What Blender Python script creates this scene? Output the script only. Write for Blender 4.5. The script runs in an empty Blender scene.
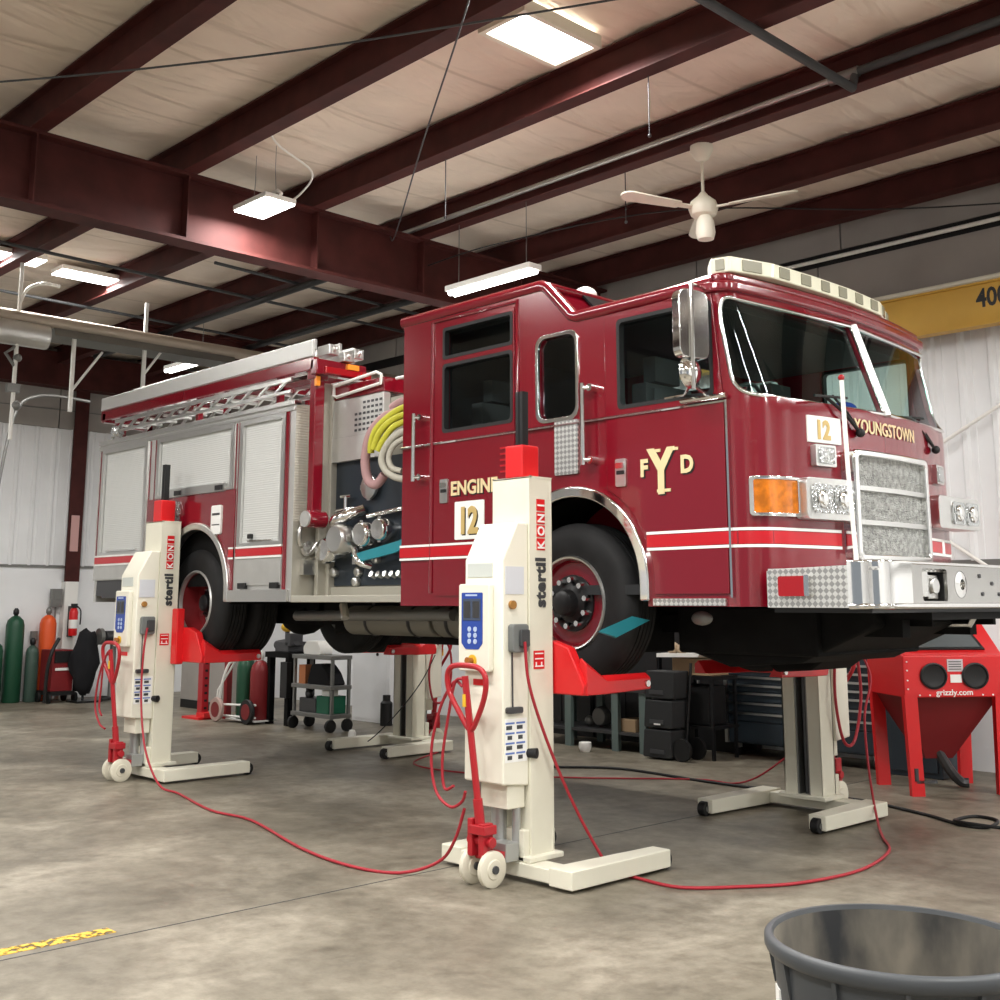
import bpy, bmesh, math, random
from math import pi, sin, cos, radians, sqrt, atan, atan2
from mathutils import Vector, Matrix
from mathutils.geometry import delaunay_2d_cdt
random.seed(7)
SC = bpy.context.scene
COL = SC.collection

# ------------------------------------------------------------------ camera
cam_d = bpy.data.cameras.new('camera'); cam = bpy.data.objects.new('camera', cam_d); COL.objects.link(cam)
SC.camera = cam
cam_d.sensor_width = 36; cam_d.lens = 36 * 1.157; cam_d.shift_y = -0.094; cam_d.clip_end = 200
ANG = atan(1130 / 1174.0); PITCH = atan(197 / 1157.0)
cam.location = (5.38, -5.73, 1.55)
cam.rotation_euler = (pi / 2 + PITCH, 0, pi / 2 - ANG)

# ------------------------------------------------------------------ world, exposure
W = bpy.data.worlds.new('world'); SC.world = W; W.use_nodes = True
W.node_tree.nodes['Background'].inputs[0].default_value = (0.86, 0.93, 1.0, 1)
W.node_tree.nodes['Background'].inputs[1].default_value = 0.38
SC.view_settings.view_transform = 'Standard'; SC.view_settings.look = 'None'
SC.view_settings.gamma = 1; SC.view_settings.use_curve_mapping = False
SC.view_settings.exposure = -0.12
LAMP = 0.80

# ------------------------------------------------------------------ materials
MATS = {}
def mat(name, col, rough=.5, metal=0.0, coat=0.0, emit=None, estr=1.0, var=0.0, vscale=6.0, bump=None, bscale=30.0, bstr=.2,
        trans=0.0, ior=1.45, rvar=0.0, stretch=None, dark=None, spec=None):
    m = bpy.data.materials.new(name); m.use_nodes = True; MATS[name] = m
    nt = m.node_tree; b = nt.nodes['Principled BSDF']
    b.inputs['Base Color'].default_value = (*col, 1); b.inputs['Roughness'].default_value = rough
    b.inputs['Metallic'].default_value = metal; b.inputs['Coat Weight'].default_value = coat
    b.inputs['Coat Roughness'].default_value = .05; b.inputs['IOR'].default_value = ior
    b.inputs['Transmission Weight'].default_value = trans
    if spec is not None: b.inputs['Specular IOR Level'].default_value = spec
    if emit:
        b.inputs['Emission Color'].default_value = (*emit, 1); b.inputs['Emission Strength'].default_value = estr
    tc = None
    def coords():
        nonlocal tc
        if tc is None:
            t = nt.nodes.new('ShaderNodeTexCoord'); mp = nt.nodes.new('ShaderNodeMapping')
            nt.links.new(t.outputs['Object'], mp.inputs[0])
            if stretch: mp.inputs['Scale'].default_value = stretch
            tc = mp
        return tc.outputs[0]
    if var or rvar or dark:
        n = nt.nodes.new('ShaderNodeTexNoise'); n.inputs['Scale'].default_value = vscale; n.inputs['Detail'].default_value = 6
        nt.links.new(coords(), n.inputs['Vector'])
        if var or dark:
            r = nt.nodes.new('ShaderNodeValToRGB'); r.color_ramp.elements[0].position = .35; r.color_ramp.elements[1].position = .65
            lo = dark if dark else tuple(c * (1 - var) for c in col)
            r.color_ramp.elements[0].color = (*lo, 1)
            r.color_ramp.elements[1].color = (*[min(1, c * (1 + var * .5)) for c in col], 1)
            nt.links.new(n.outputs['Fac'], r.inputs[0]); nt.links.new(r.outputs[0], b.inputs['Base Color'])
        if rvar:
            mr = nt.nodes.new('ShaderNodeMapRange'); mr.inputs['To Min'].default_value = max(0, rough - rvar); mr.inputs['To Max'].default_value = rough + rvar
            nt.links.new(n.outputs['Fac'], mr.inputs[0]); nt.links.new(mr.outputs[0], b.inputs['Roughness'])
    if bump:
        if bump == 'noise':
            n = nt.nodes.new('ShaderNodeTexNoise'); n.inputs['Detail'].default_value = 4; out = n.outputs['Fac']; n.inputs['Scale'].default_value = bscale
        elif bump in ('wavez', 'wavex', 'wavey'):
            n = nt.nodes.new('ShaderNodeTexWave'); n.bands_direction = bump[-1].upper(); out = n.outputs['Fac']; n.inputs['Scale'].default_value = bscale
        elif bump == 'diamond':
            n = nt.nodes.new('ShaderNodeTexChecker'); out = n.outputs['Fac']; n.inputs['Scale'].default_value = bscale
        elif bump == 'voronoi':
            n = nt.nodes.new('ShaderNodeTexVoronoi'); out = n.outputs['Distance']; n.inputs['Scale'].default_value = bscale
        nt.links.new(coords(), n.inputs['Vector'])
        bp = nt.nodes.new('ShaderNodeBump'); bp.inputs['Strength'].default_value = bstr; bp.inputs['Distance'].default_value = .02
        nt.links.new(out, bp.inputs['Height']); nt.links.new(bp.outputs[0], b.inputs['Normal'])
    return m

def glassy(name, tint, clear, rough=.02):
    "thin window glass: part clear tinted, part mirror-like by angle"
    m = bpy.data.materials.new(name); m.use_nodes = True; nt = m.node_tree; nt.nodes.clear()
    o = nt.nodes.new('ShaderNodeOutputMaterial'); t = nt.nodes.new('ShaderNodeBsdfTransparent'); g = nt.nodes.new('ShaderNodeBsdfGlossy')
    mx = nt.nodes.new('ShaderNodeMixShader'); fr = nt.nodes.new('ShaderNodeFresnel'); fr.inputs[0].default_value = clear
    t.inputs[0].default_value = (*tint, 1); g.inputs['Roughness'].default_value = rough; g.inputs[0].default_value = (.9, .95, 1, 1)
    ge = nt.nodes.new('ShaderNodeNewGeometry'); mu = nt.nodes.new('ShaderNodeMath'); mu.operation = 'MULTIPLY'; iv = nt.nodes.new('ShaderNodeMath'); iv.operation = 'SUBTRACT'; iv.inputs[0].default_value = 1
    nt.links.new(ge.outputs['Backfacing'], iv.inputs[1]); nt.links.new(fr.outputs[0], mu.inputs[0]); nt.links.new(iv.outputs[0], mu.inputs[1])
    nt.links.new(mu.outputs[0], mx.inputs[0]); nt.links.new(t.outputs[0], mx.inputs[1]); nt.links.new(g.outputs[0], mx.inputs[2]); nt.links.new(mx.outputs[0], o.inputs[0])
    return m

RED = mat('engine_red', (.18, .0035, .012), .18, coat=.8, rvar=.04, vscale=3)
REDT = mat('stripe_red', (.50, .006, .014), .3, coat=.3)
REDF = mat('lift_red', (.66, .012, .015), .38, coat=.2)
REDJ = mat('jack_red', (.40, .012, .02), .4, coat=.2)
CREAM = mat('lift_cream', (.77, .745, .62), .38, var=.04, vscale=3)
CREAMB = mat('box_cream', (.79, .765, .65), .4)
WHITEP = mat('white_paint', (.85, .84, .80), .4)
CHROME = mat('chrome', (.80, .80, .79), .09, metal=1.0)
CHROMEM = mat('satin_chrome', (.66, .66, .645), .28, metal=1.0, bump='noise', bscale=60, bstr=.1)
ALU = mat('aluminium', (.62, .62, .60), .42, metal=.75, var=.06, vscale=5)
ROLL = mat('shutter_aluminium', (.66, .67, .65), .5, metal=.3, bump='wavez', bscale=16, bstr=.16)
RIB = mat('ribbed_beige', (.58, .56, .48), .5, metal=.3, bump='wavez', bscale=14, bstr=.3)
BEIGE = mat('beige_panel', (.40, .38, .32), .5, metal=.35)
def tread_mat():
    m = mat('diamond_plate', (.66, .66, .64), .33, metal=.85); nt = m.node_tree; b = nt.nodes['Principled BSDF']
    t = nt.nodes.new('ShaderNodeTexCoord'); mp = nt.nodes.new('ShaderNodeMapping'); mp.inputs['Rotation'].default_value = (0, radians(45), 0); c = nt.nodes.new('ShaderNodeTexChecker')
    c.inputs['Scale'].default_value = 42; c.inputs[1].default_value = (.78, .78, .76, 1); c.inputs[2].default_value = (.40, .40, .39, 1)
    nt.links.new(t.outputs['Object'], mp.inputs[0]); nt.links.new(mp.outputs[0], c.inputs[0]); nt.links.new(c.outputs[0], b.inputs['Base Color'])
    bp = nt.nodes.new('ShaderNodeBump'); bp.inputs['Strength'].default_value = .5; bp.inputs['Distance'].default_value = .01; nt.links.new(c.outputs[1], bp.inputs['Height']); nt.links.new(bp.outputs[0], b.inputs['Normal'])
    return m
TREAD = tread_mat()
MESH = mat('grille_mesh', (.55, .56, .54), .4, metal=.8, bump='voronoi', bscale=90, bstr=1.0, var=.35, vscale=28)
PERF = mat('perforated_plate', (.62, .62, .58), .4, metal=.8, bump='voronoi', bscale=60, bstr=1.0, dark=(.22, .21, .2), vscale=55)
TYRE = mat('tyre_rubber', (.012, .012, .0125), .7, var=.3, vscale=8, spec=.35)
BLACK = mat('black_rubber', (.007, .007, .0075), .55)
BLACKM = mat('black_metal', (.009, .009, .010), .4)
CHAS = mat('chassis_black', (.005, .005, .005), .75, var=.4, vscale=7, spec=.2)
GREYM = mat('grey_metal', (.22, .22, .21), .45, metal=.6)
DGREY = mat('dark_grey', (.05, .052, .055), .5)
STEELD = mat('dark_steel', (.09, .09, .095), .4, metal=.7)
PANEL = mat('pump_panel_navy', (.018, .026, .036), .4)
AMBER = mat('amber_lens', (.62, .17, .004), .15, coat=.6, var=.35, vscale=18)
AMBER2 = mat('orange_marker', (.9, .3, .03), .3)
REDLENS = mat('red_lens', (.34, .005, .010), .15, coat=.7)
LENS = mat('clear_lens', (.55, .57, .57), .1, metal=.75, bump='voronoi', bscale=45, bstr=.5)
LBAR = mat('light_bar_cream', (.78, .76, .60), .3, coat=.4)
LBARD = mat('light_bar_segment', (.28, .27, .2), .25, coat=.4)
GOLD = mat('gold_leaf', (.58, .42, .16), .4, metal=.1)
GOLDW = mat('pale_gold', (.74, .60, .34), .4)
WHITE = mat('white_sticker', (.86, .86, .83), .5)
BLUE = mat('display_blue', (.03, .07, .34), .25)
BLUEW = mat('pale_blue', (.45, .55, .75), .4)
LCD = mat('lcd_grey', (.06, .08, .13), .2)
YEL = mat('knob_yellow', (.75, .45, .03), .4)
YELH = mat('hose_yellow', (.52, .50, .04), .7, bump='noise', bscale=80)
PINKH = mat('hose_pink', (.42, .25, .25), .75, bump='noise', bscale=80)
WHITEH = mat('hose_white', (.46, .44, .37), .75, bump='noise', bscale=80)
TEAL = mat('teal_plastic', (.02, .22, .27), .4)
TOOLB = mat('chest_blue_black', (.03, .045, .06), .4)
TANP = mat('tan_duct', (.42, .35, .28), .5, metal=.3)
REDC = mat('cable_red', (.36, .018, .03), .5)
CABIN = mat('cab_interior', (.02, .022, .024), .8)
CABING = mat('seat_grey', (.055, .058, .06), .8)
BLUEC = mat('blue_cloth', (.02, .05, .35), .8)
MAROON = mat('primer_maroon', (.066, .016, .014), .62, var=.25, vscale=4, spec=.25)
GREENC = mat('cylinder_green', (.012, .07, .035), .4)
ORANGE = mat('cylinder_orange', (.75, .10, .02), .4)
DRED = mat('dark_red', (.20, .012, .015), .45)
BLACKC = mat('black_cloth', (.008, .008, .010), .95)
WALLP = mat('white_wall_panel', (.84, .85, .86), .5, var=.05, vscale=1.2)
WALLG = mat('grey_insulation', (.34, .315, .29), .65, var=.12, vscale=1.5, bump='noise', bscale=2.5, bstr=.3)
CRANE = mat('crane_yellow', (.62, .36, .05), .45, var=.08, vscale=2)
CARDB = mat('cardboard', (.38, .26, .15), .8)
BENCHG = mat('bench_green_grey', (.12, .16, .15), .5)
GREENB = mat('green_box', (.01, .13, .07), .5)
BINM = mat('bin_grey', (.055, .060, .066), .45, rvar=.08, vscale=8)
BININ = mat('bin_inside', (.26, .235, .19), .5, dark=(.035, .037, .04), vscale=6, stretch=(1, 1, .45))
LITE = mat('lit_diffuser', (1, 1, 1), .5, emit=(1, .99, .95), estr=14)
LITEW = mat('lit_skylight', (1, 1, 1), .5, emit=(1, .98, .93), estr=7)
BRASS = mat('brass', (.5, .36, .15), .35, metal=.9)
WSH = glassy('windshield_glass', (.84, .95, .92), 1.38)
TGL = glassy('side_window_glass', (.84, .90, .90), 1.42)
MIRR = mat('mirror_glass', (.9, .92, .94), .03, metal=1.0)

def floor_mat():
    m = bpy.data.materials.new('worn_concrete'); m.use_nodes = True; nt = m.node_tree; b = nt.nodes['Principled BSDF']
    t = nt.nodes.new('ShaderNodeTexCoord')
    def noise(s, d, r=.6, dist=0.0):
        n = nt.nodes.new('ShaderNodeTexNoise'); n.inputs['Scale'].default_value = s; n.inputs['Detail'].default_value = d; n.inputs['Roughness'].default_value = r
        n.inputs['Distortion'].default_value = dist
        nt.links.new(t.outputs['Object'], n.inputs['Vector']); return n
    def ramp(src, stops):
        r = nt.nodes.new('ShaderNodeValToRGB'); e = r.color_ramp.elements
        while len(e) < len(stops): e.new(.5)
        for k, (p, c) in enumerate(stops): e[k].position = p; e[k].color = (*c, 1)
        nt.links.new(src, r.inputs[0]); return r
    a = ramp(noise(.8, 8, .65, .4).outputs['Fac'], [(.32, (.118, .102, .074)), (.5, (.215, .190, .145)), (.66, (.36, .325, .258))])
    c = ramp(noise(7, 10, .7).outputs['Fac'], [(.35, (.62, .60, .57)), (.6, (1, 1, 1))])
    s = ramp(noise(2.1, 6, .55, 1.2).outputs['Fac'], [(.28, (.5, .48, .45)), (.42, (1, 1, 1))])
    m1 = nt.nodes.new('ShaderNodeMix'); m1.data_type = 'RGBA'; m1.blend_type = 'MULTIPLY'; m1.inputs[0].default_value = .9
    nt.links.new(a.outputs[0], m1.inputs[6]); nt.links.new(c.outputs[0], m1.inputs[7])
    m2 = nt.nodes.new('ShaderNodeMix'); m2.data_type = 'RGBA'; m2.blend_type = 'MULTIPLY'; m2.inputs[0].default_value = .6
    nt.links.new(m1.outputs[2], m2.inputs[6]); nt.links.new(s.outputs[0], m2.inputs[7])
    nt.links.new(m2.outputs[2], b.inputs['Base Color'])
    mr = nt.nodes.new('ShaderNodeMapRange'); mr.inputs['To Min'].default_value = .28; mr.inputs['To Max'].default_value = .62
    nt.links.new(noise(1.6, 5).outputs['Fac'], mr.inputs[0]); nt.links.new(mr.outputs[0], b.inputs['Roughness'])
    bp = nt.nodes.new('ShaderNodeBump'); bp.inputs['Strength'].default_value = .12; bp.inputs['Distance'].default_value = .01
    nt.links.new(noise(14, 8).outputs['Fac'], bp.inputs['Height']); nt.links.new(bp.outputs[0], b.inputs['Normal'])
    return m
FLOOR = floor_mat()

def ceil_mat():
    m = mat('vinyl_insulation', (.80, .69, .58), .6, var=.10, vscale=1.1)
    nt = m.node_tree; b = nt.nodes['Principled BSDF']
    t = nt.nodes.new('ShaderNodeTexCoord'); n = nt.nodes.new('ShaderNodeTexNoise'); n.inputs['Scale'].default_value = 1.3; n.inputs['Detail'].default_value = 3
    n.inputs['Distortion'].default_value = .8
    mp = nt.nodes.new('ShaderNodeMapping'); mp.inputs['Scale'].default_value = (2.2, .6, 1)
    nt.links.new(t.outputs['Object'], mp.inputs[0]); nt.links.new(mp.outputs[0], n.inputs['Vector'])
    # taped seams every 1.22 m
    w = nt.nodes.new('ShaderNodeTexWave'); w.inputs['Scale'].default_value = 1 / 1.22 / 3.1831; w.inputs['Distortion'].default_value = .5; w.inputs['Detail Scale'].default_value = .6
    rr = nt.nodes.new('ShaderNodeValToRGB'); rr.color_ramp.elements[0].position = .0; rr.color_ramp.elements[0].color = (.80, .78, .75, 1); rr.color_ramp.elements[1].position = .0025; rr.color_ramp.elements[1].color = (1, 1, 1, 1)
    nt.links.new(t.outputs['Object'], w.inputs[0]); nt.links.new(w.outputs['Fac'], rr.inputs[0])
    src = b.inputs['Base Color'].links[0].from_socket; mx = nt.nodes.new('ShaderNodeMix'); mx.data_type = 'RGBA'; mx.blend_type = 'MULTIPLY'; mx.inputs[0].default_value = 1
    nt.links.new(src, mx.inputs[6]); nt.links.new(rr.outputs[0], mx.inputs[7]); nt.links.new(mx.outputs[2], b.inputs['Base Color'])
    bp = nt.nodes.new('ShaderNodeBump'); bp.inputs['Strength'].default_value = .8; bp.inputs['Distance'].default_value = .14
    nt.links.new(n.outputs['Fac'], bp.inputs['Height']); nt.links.new(bp.outputs[0], b.inputs['Normal'])
    return m
CEIL = ceil_mat()

def worn_paint():
    m = bpy.data.materials.new('worn_yellow_paint'); m.use_nodes = True; nt = m.node_tree; b = nt.nodes['Principled BSDF']
    b.inputs['Base Color'].default_value = (.70, .43, .05, 1); b.inputs['Roughness'].default_value = .6
    t = nt.nodes.new('ShaderNodeTexCoord'); n = nt.nodes.new('ShaderNodeTexNoise'); n.inputs['Scale'].default_value = 26; n.inputs['Detail'].default_value = 8
    r = nt.nodes.new('ShaderNodeValToRGB'); r.color_ramp.elements[0].position = .40; r.color_ramp.elements[1].position = .52
    nt.links.new(t.outputs['Object'], n.inputs['Vector']); nt.links.new(n.outputs['Fac'], r.inputs[0]); nt.links.new(r.outputs[0], b.inputs['Alpha'])
    return m
WORN = worn_paint()

# ------------------------------------------------------------------ mesh helpers
class MB:
    def __init__(s): s.v = []; s.f = []; s.m = []; s.ms = []; s.cur = 0
    def use(s, m):
        if m not in s.ms: s.ms.append(m)
        s.cur = s.ms.index(m); return s
    def add(s, vs, fs, M=None):
        n = len(s.v)
        s.v += [tuple(M @ Vector(p)) for p in vs] if M else [tuple(p) for p in vs]
        s.f += [tuple(i + n for i in f) for f in fs]; s.m += [s.cur] * len(fs); return s
    def box(s, x0, x1, y0, y1, z0, z1, M=None):
        vs = [(x, y, z) for z in (z0, z1) for y in (y0, y1) for x in (x0, x1)]
        return s.add(vs, [(0, 2, 3, 1), (4, 5, 7, 6), (0, 1, 5, 4), (2, 6, 7, 3), (0, 4, 6, 2), (1, 3, 7, 5)], M)
    def hexa(s, a, b):
        "two quads of points joined"
        return s.add(list(a) + list(b), [(3, 2, 1, 0), (4, 5, 6, 7)] + [(i, (i + 1) % 4, 4 + (i + 1) % 4, 4 + i) for i in range(4)])
    def frame(s, p0, p1):
        p0 = Vector(p0); p1 = Vector(p1); d = (p1 - p0).normalized(); u = d.orthogonal().normalized(); return p0, p1, d, u, d.cross(u)
    def cyl(s, p0, p1, r0, r1=None, n=16, caps=True):
        r1 = r0 if r1 is None else r1
        p0, p1, d, u, w = s.frame(p0, p1)
        vs = [p + (u * cos(2 * pi * k / n) + w * sin(2 * pi * k / n)) * r for p, r in ((p0, r0), (p1, r1)) for k in range(n)]
        fs = [(k, (k + 1) % n, n + (k + 1) % n, n + k) for k in range(n)]
        if caps: fs += [tuple(range(n - 1, -1, -1)), tuple(range(n, 2 * n))]
        return s.add(vs, fs)
    def tube(s, pts, r, n=8, closed=False, caps=True):
        pts = [Vector(p) for p in pts]; N = len(pts); u = None; vs = []
        for i, p in enumerate(pts):
            a = pts[(i - 1) % N] if (closed or i > 0) else p; b = pts[(i + 1) % N] if (closed or i < N - 1) else p
            d = (b - a).normalized()
            u = d.orthogonal().normalized() if u is None else (u - d * u.dot(d)).normalized()
            w = d.cross(u); rr = r[i] if isinstance(r, (list, tuple)) else r
            vs += [p + (u * cos(2 * pi * k / n) + w * sin(2 * pi * k / n)) * rr for k in range(n)]
        fs = [(i * n + k, i * n + (k + 1) % n, ((i + 1) % N) * n + (k + 1) % n, ((i + 1) % N) * n + k) for i in range(N if closed else N - 1) for k in range(n)]
        if caps and not closed: fs += [tuple(range(n - 1, -1, -1)), tuple(range((N - 1) * n, N * n))]
        return s.add(vs, fs)
    def lathe(s, prof, o=(0, 0, 0), ax='z', n=32, cap=True):
        "profile (r, h) turned about an axis through o"
        o = Vector(o); A = {'z': (Vector((1, 0, 0)), Vector((0, 1, 0)), Vector((0, 0, 1))), 'y': (Vector((1, 0, 0)), Vector((0, 0, 1)), Vector((0, 1, 0))), 'x': (Vector((0, 1, 0)), Vector((0, 0, 1)), Vector((1, 0, 0)))}[ax]
        vs = [o + (A[0] * cos(2 * pi * k / n) + A[1] * sin(2 * pi * k / n)) * r + A[2] * h for r, h in prof for k in range(n)]
        fs = [(i * n + k, i * n + (k + 1) % n, (i + 1) * n + (k + 1) % n, (i + 1) * n + k) for i in range(len(prof) - 1) for k in range(n)]
        if cap:
            if prof[0][0] > 1e-4: fs.append(tuple(range(n - 1, -1, -1)))
            if prof[-1][0] > 1e-4: fs.append(tuple(range((len(prof) - 1) * n, len(prof) * n)))
        return s.add(vs, fs)
    def ball(s, c, r, sz=(1, 1, 1), n=14):
        c = Vector(c); pr = [(max(1e-5, sin(pi * i / 8)), -cos(pi * i / 8)) for i in range(9)]
        vs = [(c.x + p * r * cos(2 * pi * k / n) * sz[0], c.y + p * r * sin(2 * pi * k / n) * sz[1], c.z + h * r * sz[2]) for p, h in pr for k in range(n)]
        fs = [(i * n + k, i * n + (k + 1) % n, (i + 1) * n + (k + 1) % n, (i + 1) * n + k) for i in range(8) for k in range(n)]
        return s.add(vs, fs)
    def prism(s, poly, fn, a, b):
        "poly in 2D placed by fn(u, v, w), between w=a and w=b"
        n = len(poly); vs = [fn(u, v, w) for w in (a, b) for u, v in poly]
        return s.add(vs, [tuple(range(n - 1, -1, -1)), tuple(range(n, 2 * n))] + [(k, (k + 1) % n, n + (k + 1) % n, n + k) for k in range(n)])
    def sheet(s, outl, holes, fn, a, b, step=None):
        "outline with holes in 2D placed by fn(u, v, w), thickness a..b"
        pts = []; edges = []
        for loop in [outl] + holes:
            n0 = len(pts); L = []
            for i in range(len(loop)):
                p = Vector(loop[i]); q = Vector(loop[(i + 1) % len(loop)]); k = max(1, int((q - p).length / step)) if step else 1
                L += [p.lerp(q, j / k) for j in range(k)]
            pts += L; edges += [(n0 + i, n0 + (i + 1) % len(L)) for i in range(len(L))]
        def inside(p, loop):
            c = False; n = len(loop)
            for i in range(n):
                x1, y1 = loop[i]; x2, y2 = loop[(i + 1) % n]
                if (y1 > p[1]) != (y2 > p[1]) and p[0] < (x2 - x1) * (p[1] - y1) / (y2 - y1) + x1: c = not c
            return c
        ok = lambda p: inside(p, outl) and not any(inside(p, h) for h in holes)
        if step:
            us = [p[0] for p in outl]; vs_ = [p[1] for p in outl]; u = min(us) + step
            while u < max(us):
                v = min(vs_) + step
                while v < max(vs_):
                    if ok((u, v)): pts.append(Vector((u + .0003 * sin(v * 91), v + .0003 * cos(u * 77))))
                    v += step
                u += step
        V, _, T, *_r = delaunay_2d_cdt([Vector(p) for p in pts], edges, [], 0, 1e-5)
        T = [t for t in T if ok(sum((V[i] for i in t), Vector((0, 0))) / len(t))]
        n = len(V); cnt = {}
        for t in T:
            for i in range(len(t)): e = (t[i], t[(i + 1) % len(t)]); cnt[e] = 1
        bd = [e for e in cnt if (e[1], e[0]) not in cnt]
        vs = [fn(p[0], p[1], b) for p in V] + [fn(p[0], p[1], a) for p in V]
        fs = [tuple(t) for t in T] + [tuple(i + n for i in reversed(t)) for t in T] + [(e[1], e[0], e[0] + n, e[1] + n) for e in bd]
        return s.add(vs, fs)
    def pieces(s, name, m=None, parent=None, **k):
        "each separate piece as an object of its own"
        p = list(range(len(s.v)))
        def find(a):
            while p[a] != a: p[a] = p[p[a]]; a = p[a]
            return a
        key = {}
        for i, v in enumerate(s.v):
            q = tuple(round(c, 4) for c in v)
            if q in key: p[find(i)] = find(key[q])
            else: key[q] = i
        for f in s.f:
            for a in f[1:]: p[find(a)] = find(f[0])
        G = {}
        for f, mi in zip(s.f, s.m): G.setdefault(find(f[0]), []).append((f, mi))
        out = []
        for fs in G.values():
            q = MB(); ids = {}; q.ms = s.ms
            for f, mi in fs:
                for a in f:
                    if a not in ids: ids[a] = len(q.v); q.v.append(s.v[a])
                q.f.append(tuple(ids[a] for a in f)); q.m.append(mi)
            out.append(q.build(name, m, parent, **k))
        return out
    def build(s, name, m=None, parent=None, bevel=0, seg=2, ang=38, loc=None):
        me = bpy.data.meshes.new(name)
        off = Vector((0, 0, 0)); q = parent
        while q is not None: off += q.location; q = q.parent
        if loc is not None: off = off + Vector(loc)
        me.from_pydata([tuple(Vector(p) - off) for p in s.v], [], s.f)
        for k in (s.ms or [m]): me.materials.append(k)
        if s.ms: me.polygons.foreach_set('material_index', s.m)
        bm = bmesh.new(); bm.from_mesh(me)
        used = set(); 
        for f in bm.faces: used.update(f.verts)
        bmesh.ops.delete(bm, geom=[v for v in bm.verts if v not in used], context='VERTS')
        bmesh.ops.remove_doubles(bm, verts=bm.verts, dist=1e-5)
        bmesh.ops.recalc_face_normals(bm, faces=bm.faces); bm.to_mesh(me); bm.free()
        me.polygons.foreach_set('use_smooth', [True] * len(me.polygons)); me.set_sharp_from_angle(angle=radians(ang))
        o = bpy.data.objects.new(name, me); COL.objects.link(o)
        if parent: o.parent = parent
        if loc is not None: o.location = loc
        if bevel:
            b = o.modifiers.new('bevel', 'BEVEL'); b.width = bevel; b.segments = seg; b.limit_method = 'ANGLE'; b.angle_limit = radians(40); b.harden_normals = True
        return o

def B(*a, M=None): return MB().box(*a, M=M)
def rrect(u0, u1, v0, v1, r, n=5):
    P = []
    for cx, cy, a in ((u1 - r, v0 + r, -90), (u1 - r, v1 - r, 0), (u0 + r, v1 - r, 90), (u0 + r, v0 + r, 180)):
        P += [(cx + r * cos(radians(a + 90 * k / n)), cy + r * sin(radians(a + 90 * k / n))) for k in range(n + 1)]
    return P
def rpoly(pts, r, n=4):
    P = []; N = len(pts)
    for i in range(N):
        p = Vector(pts[i]); a = Vector(pts[i - 1]); b = Vector(pts[(i + 1) % N])
        ri = r[i] if isinstance(r, (list, tuple)) else r
        d = min(ri, (a - p).length * .45, (b - p).length * .45); s = p + (a - p).normalized() * d; e = p + (b - p).normalized() * d
        for k in range(n + 1):
            t = k / n; P.append(tuple(s * (1 - t) ** 2 + p * 2 * t * (1 - t) + e * t * t))
    return P
def smooth(pts, k=6, closed=False):
    P = [Vector(p) for p in pts]; n = len(P); out = []
    for i in range(n if closed else n - 1):
        g = (lambda j: P[j % n]) if closed else (lambda j: P[max(0, min(n - 1, j))])
        a, b, c, d = g(i - 1), g(i), g(i + 1), g(i + 2)
        for j in range(k):
            t = j / k; out.append(.5 * ((2 * b) + (c - a) * t + (2 * a - 5 * b + 4 * c - d) * t * t + (3 * b - a - 3 * c + d) * t ** 3))
    if not closed: out.append(P[-1])
    return out
def prop(o, label=None, cat=None, group=None, kind=None):
    if label: o['label'] = label
    if cat: o['category'] = cat
    if group: o['group'] = group
    if kind: o['kind'] = kind
    return o
def thing(name, label, cat, loc=(0, 0, 0), rz=0, group=None):
    o = bpy.data.objects.new(name, None); COL.objects.link(o); o.location = loc; o.rotation_euler = (0, 0, rz); o.empty_display_size = .1
    return prop(o, label, cat, group)
def dup(root, loc=None, rz=None, label=None, group=None):
    r = root.copy(); COL.objects.link(r)
    if loc: r.location = loc
    if rz is not None: r.rotation_euler = (0, 0, rz)
    if label: r['label'] = label
    if group: r['group'] = group
    def kids(a, b):
        for ch in [c for c in bpy.data.objects if c.parent == a]:
            c = ch.copy(); COL.objects.link(c); c.parent = b; kids(ch, c)
    kids(root, r); return r
def text(s, size, fn, mb, ext=.003, bold=0.0, spacing=1.0, sx=1.0):
    "writes s through fn(u, v, w) into mb"
    c = bpy.data.curves.new('t', 'FONT'); c.body = s; c.size = size; c.extrude = ext / 2; c.offset = bold; c.resolution_u = 3; c.space_character = spacing
    o = bpy.data.objects.new('t', c); COL.objects.link(o); dg = bpy.context.evaluated_depsgraph_get()
    me = bpy.data.meshes.new_from_object(o.evaluated_get(dg))
    mb.add([fn(v.co.x * sx, v.co.y, v.co.z + ext / 2) for v in me.vertices], [tuple(p.vertices) for p in me.polygons])
    bpy.data.objects.remove(o); bpy.data.curves.remove(c); bpy.data.meshes.remove(me); return mb
def struct(o): o['kind'] = 'structure'; return o

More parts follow.
